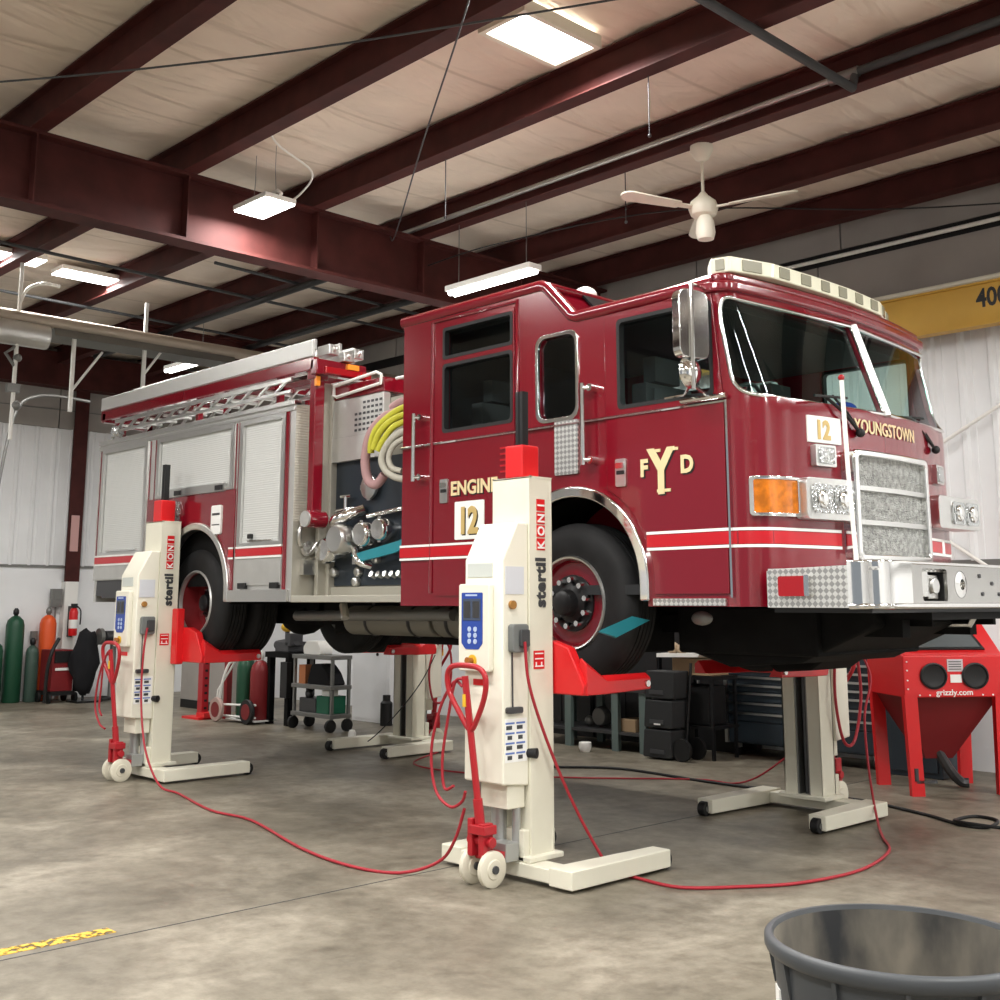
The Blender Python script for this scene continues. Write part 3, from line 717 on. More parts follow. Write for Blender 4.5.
# bumper
def bpath(u, z, w):
    "u runs along the left wing (0..0.5), corner (..0.8), front (..2.9), right corner and wing"
    if u < .50: return (1.84 + u * .96, YL - .03 - w, z)
    if u < .80:
        a = pi / 2 * (1 - (u - .5) / .3); return (2.32 + (.17 + w) * cos(a), YL + .14 - (.17 + w) * sin(a), z)
    if u < 2.90: return (2.49 + w, YL + .14 + (u - .80) / 2.1 * (YR - YL - .28), z)
    a = pi / 2 * min(1, (u - 2.9) / .3); return (2.32 + (.17 + w) * cos(a) - max(0, u - 3.2) * .96, YR - .14 + (.17 + w) * sin(a), z)
MB().sheet([(0, 1.525), (.50, 1.525), (.50, 1.74), (.06, 1.73), (0, 1.72)], [], bpath, -.03, 0).build('bumper_wing', TREAD, eng, bevel=.003)
MB().sheet([(.50, 1.525), (.97, 1.525), (.97, 1.755), (.50, 1.755)], [], bpath, -.03, .004, .05).build('bumper_corner', CHROME, eng, ang=60)
fcy = lambda y: .80 + 2.1 * (y - (YL + .14)) / (YR - YL - .28)
hole1 = rrect(fcy(.13), fcy(.42), 1.56, 1.73, .02)
circ = [(fcy(.58) + .075 * cos(a * pi / 12), 1.65 + .075 * sin(a * pi / 12)) for a in range(24)]
hole2 = rrect(fcy(1.15), fcy(1.75), 1.57, 1.735, .02)
MB().sheet([(.97, 1.545), (3.7, 1.545), (3.7, 1.75), (.97, 1.75)], [hole1, circ, hole2], bpath, -.02, .0, .1).build('bumper_plate', mat('bumper_grey_plate', (.46, .455, .44), .22, metal=.95), eng, ang=60)
mb = MB(); mb.tube([bpath(u, 1.535, -.005) for u in [.5 + k * .1 for k in range(33)]], .017, 8); mb.tube([bpath(u, 1.757, -.005) for u in [.5 + k * .1 for k in range(33)]], .010, 8)
mb.build('bumper_rim', CHROME, eng, ang=60)
MB().box(1.85, 2.42, YL + .02, YR - .02, 1.5, 1.53).box(2.30, 2.32, 0, 2.0, 1.53, 1.73).build('bumper_tray', BLACKM, eng)
MB().box(1.83, 2.46, YL + .0, YR, 1.715, 1.732).build('bumper_deck', TREAD, eng)
MB().lathe([(.07, 0), (.072, .02), (.03, .03), (.02, -.06), (.001, -.06)], (2.47, .58, 1.65), 'x', 24).build('siren_horn', CHROME, eng, ang=50)
mb = MB(); mb.box(2.38, 2.47, .16, .24, 1.58, 1.72).box(2.36, 2.45, .28, .39, 1.57, 1.70); mb.lathe([(.03, -.1), (.03, 0), (.045, .03)], (2.44, .33, 1.64), 'x', 16); mb.pieces('tow_bracket', CHROMEM, eng, bevel=.006)
mb = MB()
for k in range(4): mb.lathe([(.06, 0), (.06, .05), (.05, .06), (.001, .06)], (2.38, 1.22 + k * .14, 1.65), 'x', 16)
mb.pieces('siren_speaker', CHROME, eng, ang=50)
mb = MB()
for y, z in ((.82, 1.70), (.85, 1.60), (.98, 1.66), (1.07, 1.6)): mb.lathe([(.012, 0), (.012, .006), (.001, .008)], (2.49, y, z), 'x', 10)
mb.build('bumper_bolt', STEELD, eng)
lm = MB().sheet(rrect(.09, .27, 1.585, 1.69, .012), [], bpath, 0, .03).build('bumper_marker_lamp', REDLENS, eng, bevel=.008)
MB().sheet(rrect(.255, .285, 1.585, 1.695, .008), [], bpath, 0, .034).build('marker_lamp_bezel', CHROME, lm)
mb = MB(); mb.tube([(2.36, YL - .0, 1.70), (2.34, YL - .005, 2.2), (2.33, YL - .01, 2.70)], .012, 8); mb.build('corner_pole', WHITEP, eng)
MB().ball((2.329, YL - .01, 2.715), .018).build('pole_tip', REDLENS, eng)
# wipers
for y in (.55, 1.62):
    mb = MB(); p = fpath(fu(y), 2.55, .03)
    mb.tube([p, (p[0] - .01, p[1] - .17, 2.66), (p[0] - .06, p[1] - .27, 2.74)], .010, 6); mb.tube([p, (p[0] - .02, p[1] - .10, 2.66), (p[0] - .06, p[1] - .2, 2.76)], .008, 6)
    mb.tube([(p[0] - .03, p[1] - .45, 2.725), (p[0] - .05, p[1] - .05, 2.76)], .009, 6); mb.ball(p, .028)
    mb.build('wiper', BLACK, eng)
# light bar
out = [(1.38, YL + .10), (1.62, YL + .20), (1.72, .18), (1.74, YM), (1.72, 2 * YM - .18), (1.62, YR - .20), (1.38, YR - .10), (1.22, YR - .10), (1.50, 1.6), (1.50, .2), (1.22, YL + .10)]
out = [(1.50, YL + .02), (1.62, YL + .05), (1.71, .06), (1.735, .5), (1.74, YM), (1.71, 1.36), (1.56, 1.75), (1.40, YR - .2), (1.28, YR - .25), (1.42, 1.3), (1.42, .5), (1.38, YL + .16)]
MB().prism(rpoly(out, .02), lambda u, v, w: (u, v, w), 3.455, 3.55).build('light_bar', LBAR, eng, bevel=.01)
o2 = out[0:8]
for a, b in zip(o2, o2[1:]):
    pa, pb = Vector(a), Vector(b); Ln = (pb - pa).length; k = max(1, int(Ln / .17)); nrm = Vector(((pb - pa).y, -(pb - pa).x)).normalized()
    for i in range(k):
        p = pa.lerp(pb, (i + .28) / k); q = pa.lerp(pb, (i + .72) / k)
        MB().prism([tuple(p), tuple(q), tuple(q + nrm * .008), tuple(p + nrm * .008)], lambda u, v, w: (u, v, w), 3.47, 3.535).build('light_bar_lens', LBARD if (i % 2) else AMBER2 if a[0] < 1.45 and a[1] < 0 else LBARD, eng)
# mirrors
mx, my = 1.52, YL - .17
mr = MB()
mr.tube([(mx, my - .03, 3.36), (mx, my - .03, 2.74)], .013, 8); mr.tube([(mx, my - .03, 3.35), (mx - .03, YL, 3.36), (mx - .1, YL + .02, 3.36)], .011, 8)
mr.tube([(mx, my - .03, 2.76), (mx - .04, YL - .02, 2.73)], .011, 8); mr.tube([(mx, my - .03, 2.80), (mx - .2, YL - .02, 2.75), (mx - .35, YL - .01, 2.75)], .009, 8)
mirror = mr.build('mirror_bracket', CHROME, eng)
def mpos(c): return Matrix.Translation(c) @ Matrix.Rotation(radians(-12), 4, 'Z')
M1 = mpos((mx - .03, my, 3.12))
def mfn(M): return lambda u, v, w: tuple(M @ Vector((w, u, v)))
MB().sheet(rpoly([(-.11, -.20), (.11, -.20), (.11, .20), (-.11, .20)], .06), [], mfn(M1), -.035, .03).build('mirror_shell', CHROME, eng, bevel=.02, seg=3, ang=60)
MB().sheet(rpoly([(-.095, -.185), (.095, -.185), (.095, .185), (-.095, .185)], .05), [], mfn(M1), -.04, -.035).build('mirror_glass', MIRR, eng)
MB().lathe([(.001, .035), (.05, .03), (.09, .0), (.095, -.02), (.001, -.025)], (mx - .03, my, 2.845), 'x', 24).build('round_mirror', CHROME, eng, ang=60)

# --- wheels
def wheel(x, y, out, front):
    "out is -1 on the left side, 1 on the right; y is the outer tyre face"
    z = 1.55; s = out
    prof = [(.29, -.0), (.33, .012), (.40, .018), (.455, .005), (.485, -.02), (.505, -.05), (.508, -.07)]
    for k in range(4): a = -.07 - k * .035; prof += [(.508, a - .022), (.498, a - .024), (.498, a - .031), (.508, a - .033)]
    prof += [(.508, -.23), (.485, -.26), (.40, -.285), (.29, -.27)]
    t = MB().lathe([(r, h * s) for r, h in prof], (x, y, z), 'y', 56, cap=False).build('tyre', TYRE, eng, ang=30)
    mb = MB(); mb.lathe([(r, h * s) for r, h in ((.30, .0), (.292, .016), (.28, .012), (.272, -.02), (.27, -.26), (.30, -.27))], (x, y, z), 'y', 48, cap=False)
    mb.build('rim_ring', CHROMEM if front else ALU, t, ang=40); rim_m = RED if front else DRED
    d = -.03 if front else -.16
    pr = ((.272, -.02), (.255, -.045), (.235, d - .02), (.17, d), (.001, d)) if front else ((.272, -.02), (.262, -.08), (.25, d - .01), (.22, d - .03), (.001, d - .03))
    rim = MB().lathe([(r, h * s) for r, h in pr], (x, y, z), 'y', 48, cap=False).build('wheel_disc', rim_m, t, ang=40)
    hd = d if front else d - .03
    MB().lathe([(r, (hd + h) * s) for r, h in ((.125, 0), (.12, .03), (.085, .05), (.075, .11), (.055, .12), (.001, .12))], (x, y, z), 'y', 32, cap=False).build('hub', BLACKM, t, ang=40)
    MB().lathe([(.001, (hd - .002) * s), (.178, (hd - .002) * s), (.178, (hd + .012) * s), (.001, (hd + .012) * s)], (x, y, z), 'y', 32, cap=False).build('hub_flange', BLACKM, t, ang=40)
    for k in range(10):
        a = 2 * pi * k / 10 + .2; p = (x + .145 * cos(a), y + hd * s, z + .145 * sin(a))
        MB().cyl(p, (p[0], p[1] + .06 * s, p[2]), .023, .018, n=8).build('lug_nut', CHROME, t)
        if k % 2 == 0 and not front:
            a += .3; q = (x + .215 * cos(a), y + hd * s, z + .215 * sin(a)); MB().cyl(q, (q[0], q[1] + .012 * s, q[2]), .02, n=10).build('hand_hole', BLACKM, t)
wheel(.32, YL + .06, -1, True); wheel(.32, YR - .06, 1, True)
for y_, o_ in ((YL + .07, -1), (YR - .07, 1), (YL + .40, -1), (YR - .40, 1)): wheel(-4.40, y_, o_, False)

# --- chassis
mb = MB()
for y in (.45, 1.30): mb.box(-6.2, 2.2, y, y + .09, 1.36, 1.62)
for x in (-6, -5.2, -3.4, -2.2, -1.0, 1.1, 2.0): mb.box(x, x + .08, .45, 1.39, 1.42, 1.58)
mb.pieces('chassis_rail', CHAS, eng)
mb = MB().cyl((-4.3, .05, 1.53), (-4.3, 1.8, 1.53), .10, n=16).ball((-4.3, YM, 1.5), .26, (1, 1, 1)).cyl((AX, .0, 1.42), (AX, 1.85, 1.42), .07, n=12).box(AX - .1, AX + .1, .3, .5, 1.3, 1.5).box(AX - .1, AX + .1, 1.3, 1.5, 1.3, 1.5)
mb.box(-5.0, -3.6, .42, .50, 1.42, 1.5).box(-5.0, -3.6, 1.33, 1.41, 1.42, 1.5).box(-.3, 1.2, .42, .52, 1.40, 1.47).box(-.3, 1.2, 1.32, 1.42, 1.40, 1.47)
mb.pieces('axle_gear', CHAS, eng)
mb = MB().box(-.9, .0, .55, 1.25, 1.20, 1.55).box(.75, 1.75, .3, 1.55, 1.24, 1.53).cyl((-1.0, YM, 1.42), (-4.1, YM, 1.46), .055, n=10).cyl((-.9, YM, 1.42), (-1.3, YM, 1.42), .17, .10, n=16)
mb.prism([(.75, 1.26), (1.1, 1.16), (1.6, 1.2), (2.1, 1.42), (2.1, 1.53), (.75, 1.53)], lambda u, v, w: (u, w, v), .35, 1.5)
mb.prism([(.95, 1.3), (1.2, 1.12), (1.45, 1.14), (1.7, 1.3)], lambda u, v, w: (u, w, v), .7, 1.2)
mb.box(-2.3, -1.4, .5, 1.3, 1.22, 1.5).box(-3.3, -2.6, .55, 1.25, 1.28, 1.5).pieces('underbody_block', CHAS, eng, bevel=.02)
mb = MB().cyl((-2.6, .25, 1.41), (-1.5, .25, 1.41), .12, n=20).cyl((-1.45, .25, 1.41), (-.75, .25, 1.41), .12, n=20); mb.tube([(-1.5, .25, 1.41), (-1.45, .25, 1.41)], .1)
mb.build('air_tank', mat('tank_tan', (.20, .19, .16), .5, metal=.4), eng, bevel=.015)
mb = MB()
for x in (-2.3, -1.75, -1.3, -.9): mb.lathe([(.123, -.02), (.128, 0), (.123, .02)], (x, .25, 1.41), 'x', 20, cap=False); mb.box(x - .02, x + .02, .22, .28, 1.52, 1.58)
mb.pieces('tank_strap', BLACKM, eng)
MB().cyl((-3.3, .15, 1.44), (-1.2, .12, 1.46), .045, n=12).build('exhaust_pipe', GREYM, eng)
mb = MB().tube([(-2.35, -.05, 1.53), (-2.22, -.13, 1.47), (-2.2, -.14, 1.43)], .035); mb.build('drain_pipe', CHROMEM, eng)
MB().ball((1.2, -.05, 1.46), .06, (1.3, .4, .7)).build('brake_chamber', GREYM, eng)
mb = MB().box(1.6, 2.3, .6, .64, 1.42, 1.52).box(1.6, 2.3, 1.4, 1.44, 1.42, 1.52).box(2.2, 2.45, .3, 1.8, 1.46, 1.5).pieces('bumper_bracket', CHAS, eng)
mb = MB().tube([(2.0, 1.3, 1.50), (2.05, 1.3, 1.42), (2.2, 1.3, 1.42), (2.25, 1.3, 1.5)], .02).build('tow_hook', CHROMEM, eng)

# --- rear body
X0, X1 = -6.42, -2.74
ARX, ARR = -4.30, .60
body_out = [(X0, 1.78), (-5.28, 1.78), (-5.28, 1.56), (ARX - ARR, 1.56)] + archpts(ARX, 1.66, ARR - .03, 0)[::-1] + [(ARX + ARR - .03, 1.56), (X1, 1.56), (X1, 3.22), (X0, 3.22)]
open1 = [(-6.32, 1.80), (-5.33, 1.80), (-5.33, 3.12), (-6.32, 3.12)]
mb = MB()
for fn in (L, R_): mb.sheet(body_out, [rrect(-6.30, -5.35, 2.06, 3.13, .004), rrect(-5.10, -3.72, 2.58, 3.13, .004), rrect(-3.56, -2.90, 2.06, 3.13, .004)], fn, -.05, 0)
mb.box(X0, X0 + .05, YL + .02, YR - .02, 1.56, 3.2).box(X0, X1, YL + .01, YR - .01, 3.16, 3.21)
mb.build('body_shell', ALU, eng, ang=40)
MB().box(X0 + .1, X1 - .02, YL + .10, YL + .12, 1.7, 3.15).box(X0 + .1, X1 - .1, YR - .12, YR - .1, 1.7, 3.15).pieces('body_lining', CHAS, eng)
MB().box(X1 + .001, X1 + .006, YL + .004, YL + .02 + .22, 2.22, 3.2).box(X1 - .02, X1, .0, YR, 1.6, 3.2).build('body_front_panel', RIB, eng)
MB().box(X1 - .01, X1 + .004, YL + .005, -.02, 1.58, 2.22).build('body_front_lower_panel', BEIGE, eng)
mb = MB().box(X0, X1, YL - .02, YL + .06, 3.20, 3.245).box(X0, X1, YL - .014, YL, 3.15, 3.185).box(X0, X1, YR - .06, YR + .02, 3.20, 3.245)
mb.pieces('body_top_rail', CHROMEM, eng, bevel=.006)
for fn in (L, R_):
    for a, b, c, d in ((-6.31, -5.34, 2.05, 3.14), (-5.11, -3.71, 2.57, 3.14), (-3.57, -2.89, 2.05, 3.14)):
        sh = MB().sheet(rrect(a + .03, b - .03, c + .005, d - .03, .004), [], fn, -.03, -.014).build('roller_shutter', ROLL, eng)
        MB().sheet(rrect(a - .02, b + .02, c - .015, d + .01, .006), [rrect(a + .035, b - .035, c + .012, d - .035, .004)], fn, -.01, .014).build('shutter_frame', CHROMEM, eng, bevel=.004)
        if fn is L:
            mb = MB(); mb.tube([fn(a + .15, c + .03, .0), fn(b - .15, c + .03, .0)], .009, 6); mb.build('shutter_bar', CHROME, sh)
    # red verticals, stripes and lower panels
    mb = MB()
    for x in (-6.37, -5.27, -5.16, -3.66, -3.61): mb.sheet([(x - .006, 1.98), (x + .006, 1.98), (x + .006, 3.14), (x - .006, 3.14)], [], fn, 0, .008)
    mb.sheet([(-2.86, 1.58), (-2.82, 1.58), (-2.82, 3.15), (-2.86, 3.15)], [], fn, 0, .012); mb.pieces('red_edging', RED, eng)
    MB().sheet([(-5.28, 1.58), (-4.93, 1.58)] + archpts(ARX, 1.66, ARR - .02, 0)[::-1] + [(-3.64, 1.58), (-3.64, 2.55), (-5.28, 2.55)], [], fn, 0, .01).build('fender_panel', RED, eng)
    stripe(fn, -6.38, -5.30, 1.93, 2.035, .012); stripe(fn, -3.60, -2.88, 1.93, 2.035, .012); stripe(fn, -3.72, -3.64, 1.93, 2.035, .012)
    MB().sheet([(-3.60, 1.70), (-2.88, 1.70), (-2.88, 1.91), (-3.60, 1.91)], [], fn, 0, .012).build('lower_panel', ALU, eng)
    MB().sheet([(-6.38, 1.79), (-5.30, 1.79), (-5.30, 1.92), (-6.38, 1.92)], [], fn, 0, .012).build('lower_panel', ALU, eng)
    MB().sheet([(-3.72, 1.56), (-2.76, 1.56), (-2.76, 1.66), (-3.72, 1.66)], [], fn, 0, .03).build('lower_rail', CHROMEM, eng, bevel=.006)
    mb = MB()
    for x in (-3.52, -3.02): mb.sheet([(x, 1.67), (x + .12, 1.67), (x + .12, 1.72), (x, 1.72)], [], fn, 0, .03)
    mb.pieces('latch_block', BLACKM, eng)
    arch(ARX, 1.66, ARR + .02, fn, m=CHROMEM, w=.065)
MB().box(-6.36, -5.30, YL + .02, YR - .02, 1.62, 1.78).box(-6.2, -5.8, YL, YL + .2, 1.60, 1.63).build('rear_step', STEELD, eng)
fl = MB().sheet(rrect(-4.78 + .0, -4.62, 2.36, 2.50, .02), [], L, .01, .06).build('fender_lamp', LENS, eng, bevel=.01)
mb = MB(); mb.sheet(rrect(-4.95, -3.80, 2.545, 2.62, .01), [], L, .0, .03); mb.build('shutter_sill', CHROMEM, eng, bevel=.006)
mb = MB()
for x in (-4.7, -3.95): mb.box(x, x + .12, YL - .04, YL - .02, 2.555, 2.60)
mb.pieces('sill_catch', BLACKM, eng)
MB().sheet(rrect(-4.01, -3.84, 2.16, 2.42, .02), [], L, .01, .03).build('fuel_door', WHITE, eng, bevel=.006)
mb = MB().sheet([(-3.99, 2.33), (-3.86, 2.33), (-3.86, 2.35), (-3.99, 2.35)], [], L, .03, .032).sheet([(-3.99, 2.24), (-3.86, 2.24), (-3.86, 2.25), (-3.99, 2.25)], [], L, .03, .032); mb.pieces('fuel_door_lettering', STEELD, eng)
MB().sheet(rrect(-3.42, -3.36, 2.10, 2.14, .01), [], L, -.012, .01).build('shutter_lock', BLACKM, eng)
mb = MB().tube(smooth([(-6.1, YL - .02, 3.25), (-6.0, YL - .03, 3.33), (-5.9, YL - .02, 3.25)], 4), .015).lathe([(.04, 0), (.07, .04), (.06, .1), (.001, .12)], (-6.0, YL - .02, 3.26), 'z', 16); mb.build('rear_beacon', LENS, eng, ang=50)

# --- pump house between body and cab
PX0, PX1, PY = -2.70, -1.35, .04
MB().box(PX0, PX1, PY + .02, YR - .02, 1.6, 3.2).build('pump_house', BEIGE, eng)
MB().box(PX0, PX0 + .05, -.10, PY + .02, 1.60, 3.40).box(PX0, PX1, PY - .03, PY + .02, 1.60, 1.68).box(PX0, PX0 + .09, -.02, PY + .03, 1.6, 3.3).build('pump_frame', BEIGE, eng, bevel=.004)
MB().box(PX0 + .08, PX1, PY, PY + .02, 1.69, 2.72).build('pump_panel', PANEL, eng)
MB().box(PX0 + .06, -1.92, PY - .05, PY + .02, 2.72, 3.24).build('louvred_cover', ALU, eng, bevel=.006)
mb = MB()
for i in range(7):
    for j in range(6):
        mb.box(-2.30 + i * .055, -2.27 + i * .055, PY - .055, PY - .049, 2.95 + j * .045, 2.97 + j * .045) if not (i < 2 and j > 3) else None
mb.box(-2.6, -2.1, PY - .053, PY - .048, 2.915, 2.92).build('cover_slots', STEELD, eng)
MB().box(PX0 + .06, -1.95, PY - .055, PY - .01, 2.715, 2.92).build('cover_drawer', ALU, eng, bevel=.004)
MB().box(PX0 + .04, -1.93, PY - .04, .5, 3.25, 3.37).build('red_deck_box', RED, eng, bevel=.01)
mb = MB().tube(rl := [(-2.58, PY - .07, 3.29), (-2.58, PY - .07, 3.37), (-2.0, PY - .07, 3.41), (-1.93, PY - .07, 3.38), (-1.94, PY - .07, 3.31), (-2.54, PY - .07, 3.27)], .014, 8, closed=True); mb.build('white_rail', WHITEP, eng)
mb = MB().tube([(-1.9, .1, 3.36), (-1.32, .1, 3.36)], .012, 6); mb.build('deck_pipe', WHITEP, eng)
MB().box(X1 - .0, -1.31, YL, PY + .02, 1.555, 1.61).build('running_board', mat('running_board', (.52, .50, .43), .45, metal=.5), eng, bevel=.006)
# valves and gauges on the pump panel
def valve(x, z, r, d, capm=CHROME, name='hose_outlet'):
    mb = MB().lathe([(r * .7, 0), (r * .72, -d * .4), (r, -d * .45), (r, -d * .9), (r * .85, -d), (.001, -d * 1.02)], (x, PY, z), 'y', 20)
    for a in (0, 1, 2, 3): mb.box(x + r * .9 * cos(a * pi / 2) - .02, x + r * .9 * cos(a * pi / 2) + .02, PY - d * .85, PY - d * .55, z + r * .9 * sin(a * pi / 2) - .02, z + r * .9 * sin(a * pi / 2) + .02)
    mb.build(name, capm, eng, ang=40)
valve(-2.52, 1.98, .10, .2); valve(-2.30, 2.06, .12, .24, CHROMEM, 'suction_inlet'); valve(-2.05, 2.09, .10, .18); valve(-1.83, 2.12, .09, .17); valve(-2.10, 2.48, .10, .06, CHROMEM, 'pressure_gauge')
mb = MB().tube(smooth([(-2.45, PY - .05, 2.1), (-2.40, PY - .16, 2.2), (-2.28, PY - .16, 2.24), (-2.2, PY - .02, 2.3)], 5), .05).tube([(-2.55, PY - .05, 2.30), (-2.2, PY - .05, 2.32)], .018)
mb.cyl((-2.40, PY - .05, 2.3), (-2.40, PY - .05, 2.42), .02).tube([(-2.47, PY - .05, 2.42), (-2.33, PY - .05, 2.42)], .014).tube([(-2.1, PY - .05, 2.24), (-1.62, PY - .05, 2.28)], .022)
mb.tube(smooth([(-2.2, PY - .1, 1.98), (-2.1, PY - .14, 1.88), (-2.05, PY - .05, 1.84)], 4), .03).build('pump_piping', CHROME, eng, ang=60)
mb = MB()
for x, z in ((-2.58, 1.80), (-2.25, 1.80), (-2.28, 1.72), (-2.02, 1.90)): mb.lathe([(.04, 0), (.04, -.04), (.03, -.05), (.001, -.05)], (x, PY, z), 'y', 12)
for k in range(5): mb.cyl((-2.05 + k * .085, PY, 1.76), (-2.05 + k * .085, PY - .05, 1.78), .025, n=10)
mb.box(-2.3, -2.25, PY - .05, PY, 1.86, 1.92).pieces('drain_valve', CHROMEM, eng, ang=50)
mb = MB().prism([(-2.20, 1.93), (-1.60, 2.02), (-1.45, 2.06), (-1.45, 1.98), (-1.65, 1.93), (-2.12, 1.87)], lambda u, v, w: (u, w, v), PY - .14, PY - .115); mb.build('teal_trim_panel', TEAL, eng)
# loop handle and red knob on the body's front face
mb = MB().tube(smooth([(X1 + .04, -.24, 2.02), (X1 + .06, -.27, 2.12), (X1 + .05, -.22, 2.2), (X1 + .05, -.10, 2.2), (X1 + .06, -.05, 2.12), (X1 + .04, -.17, 1.95)], 5, closed=True), .018)
mb.box(X1, X1 + .06, -.22, -.10, 1.78, 1.90).lathe([(.05, 0), (.06, .05), (.001, .06)], (X1, -.16, 2.0), 'x', 14).build('hose_clamp', CHROMEM, eng, ang=50)

# --- ladder rack
mb = MB().box(X0 - .03, -2.50, YL - .0, YL + .06, 3.47, 3.58).box(X0 - .03, -2.50, .10, .16, 3.44, 3.54)
mb.box(-2.55, -2.46, YL, .22, 3.43, 3.56).box(X0, X0 + .08, YL, .2, 3.45, 3.56).build('ladder_rack', RED, eng, bevel=.01)
mb = MB().box(-2.62, -2.54, -.25, -.15, 2.28, 3.52).box(-2.64, -2.52, -.27, -.13, 3.40, 3.50)
mb.build('rack_arm', RED, eng, bevel=.01)
MB().cyl((-2.58, -.28, 2.23), (-2.58, -.10, 2.23), .072, n=24).build('arm_pivot', RED, eng, bevel=.01)
MB().cyl((-2.58, -.295, 2.23), (-2.58, -.278, 2.23), .066, n=24).build('pivot_cap', ALU, eng)
mb = MB().box(-2.50, -2.44, -.22, .26, 3.44, 3.50); mb.build('rack_tail_lamp', REDLENS, eng, bevel=.008)
MB().box(-2.47, -2.43, -.0, .12, 3.50, 3.545).build('rack_amber_lamp', AMBER2, eng)
MB().box(-2.54, -2.51, -.26, -.22, 3.34, 3.42).build('rack_amber_lamp', AMBER2, eng)
mb = MB()
for x in (-6.2, -4.6, -3.2): mb.box(x, x + .05, -.2, -.15, 3.2, 3.46).box(x, x + .05, .1, .15, 3.2, 3.46).box(x, x + .05, -.25, .15, 3.38, 3.42)
mb.pieces('rack_support', RED, eng)

# hoses draped at the pump, and ladders: things that lie on the engine
def hose(pts, r, m, label, name='fire_hose', grp=None):
    mb = MB().tube(smooth(pts, 8), r, 10); o = mb.build(name, m, ang=70); return prop(o, label, 'hose', grp)
def ladder(name, x0, x1, y, z, width, label, rung=.34, m=CHROMEM, rail=.03, h=.12, flat=False):
    t = thing(name, label, 'ladder', (x0, y, z))
    for s in (0, 1):
        yy = y + s * width
        if flat: MB().box(x0, x1, yy - rail / 2, yy + rail / 2, z, z + h).build('ladder_rail', m, t, bevel=.006)
        else:
            mb = MB().box(x0, x1, yy - rail / 2, yy + rail / 2, z + h - .03, z + h).box(x0, x1, yy - rail / 2, yy + rail / 2, z, z + .025)
            k = int((x1 - x0) / .26)
            for i in range(k): a = x0 + (x1 - x0) * i / k; b = x0 + (x1 - x0) * (i + .6) / k; mb.hexa([(a, yy - .01, z + .02), (a + .04, yy - .01, z + .02), (a + .04, yy + .01, z + .02), (a, yy + .01, z + .02)], [(b, yy - .01, z + h - .02), (b + .05, yy - .01, z + h - .02), (b + .05, yy + .01, z + h - .02), (b, yy + .01, z + h - .02)])
            mb.build('ladder_rail', m, t)
    n = int((x1 - x0) / rung)
    for i in range(n): x = x0 + .12 + i * rung; MB().cyl((x, y, z + h / 2), (x, y + width, z + h / 2), .017, n=8).build('rung', m, t)
    return t
ladder('extension_ladder', -6.45, -2.52, -.29, 3.585, .42, 'long white aluminium extension ladder on top of the red rack', flat=True, m=mat('ladder_white', (.62, .62, .60), .4, metal=.5), h=.135)
ladder('roof_ladder', -5.9, -2.62, -.20, 3.665, .26, 'narrow ladder nested inside the long ladder on the rack', flat=True, h=.10)
ladder('truss_ladder', -6.0, -2.75, -.34, 3.30, .30, 'bright truss ladder slung under the red rack, over the shutters', rung=.30, h=.13, rail=.025)
mb = MB()
for k, (y, z) in enumerate(((-.2, 3.70), (-.05, 3.66), (.06, 3.70))): mb.box(-2.60, -2.42, y, y + .10, z - .10, z - .01).ball((-2.44, y + .05, z - .05), .035)
o = mb.build('ladder_end_fittings', CHROMEM, bevel=.008); o.parent = eng; o.location = Vector(o.location) - Vector(eng.location)

hose([(-1.66, -.06, 3.0), (-1.76, -.14, 2.97), (-1.86, -.16, 2.85), (-1.92, -.17, 2.72), (-1.95, -.17, 2.62)], .024, PINKH, 'thin pale pink fire hose hanging leftmost over the pump panel')
hose([(-1.56, -.04, 3.04), (-1.70, -.15, 3.0), (-1.81, -.22, 2.86), (-1.86, -.23, 2.66), (-1.83, -.22, 2.50), (-1.75, -.2, 2.46), (-1.68, -.18, 2.53)], .037, PINKH, 'thick pink fire hose looped below the yellow one')
hose([(-1.38, -.10, 3.06), (-1.52, -.18, 3.02), (-1.66, -.26, 2.90), (-1.73, -.27, 2.79), (-1.75, -.26, 2.70)], .027, YELH, 'outer yellow fire hose strand draped beside the cab rear edge')
hose([(-1.37, -.14, 2.99), (-1.50, -.22, 2.95), (-1.61, -.28, 2.85), (-1.68, -.29, 2.72)], .026, YELH, 'middle yellow fire hose strand draped beside the cab rear edge')
hose([(-1.37, -.17, 2.93), (-1.48, -.25, 2.88), (-1.56, -.29, 2.78), (-1.61, -.30, 2.70)], .024, YELH, 'inner yellow fire hose strand nearest the cab')
hose([(-1.37, -.2, 2.85), (-1.47, -.27, 2.79), (-1.57, -.29, 2.66), (-1.55, -.28, 2.56), (-1.45, -.26, 2.49), (-1.37, -.22, 2.47)], .028, WHITEH, 'off-white fire hose curling round under the yellow hoses')
hose([(-1.37, -.23, 2.78), (-1.44, -.28, 2.73), (-1.49, -.29, 2.64), (-1.46, -.28, 2.56), (-1.38, -.25, 2.53)], .022, WHITEH, 'thinner off-white fire hose strand inside the larger white curl')
hose([(-1.50, .02, 3.12), (-1.62, -.06, 3.11), (-1.72, -.08, 3.07)], .036, PINKH, 'pink fire hose end lying highest, above the yellow hoses')

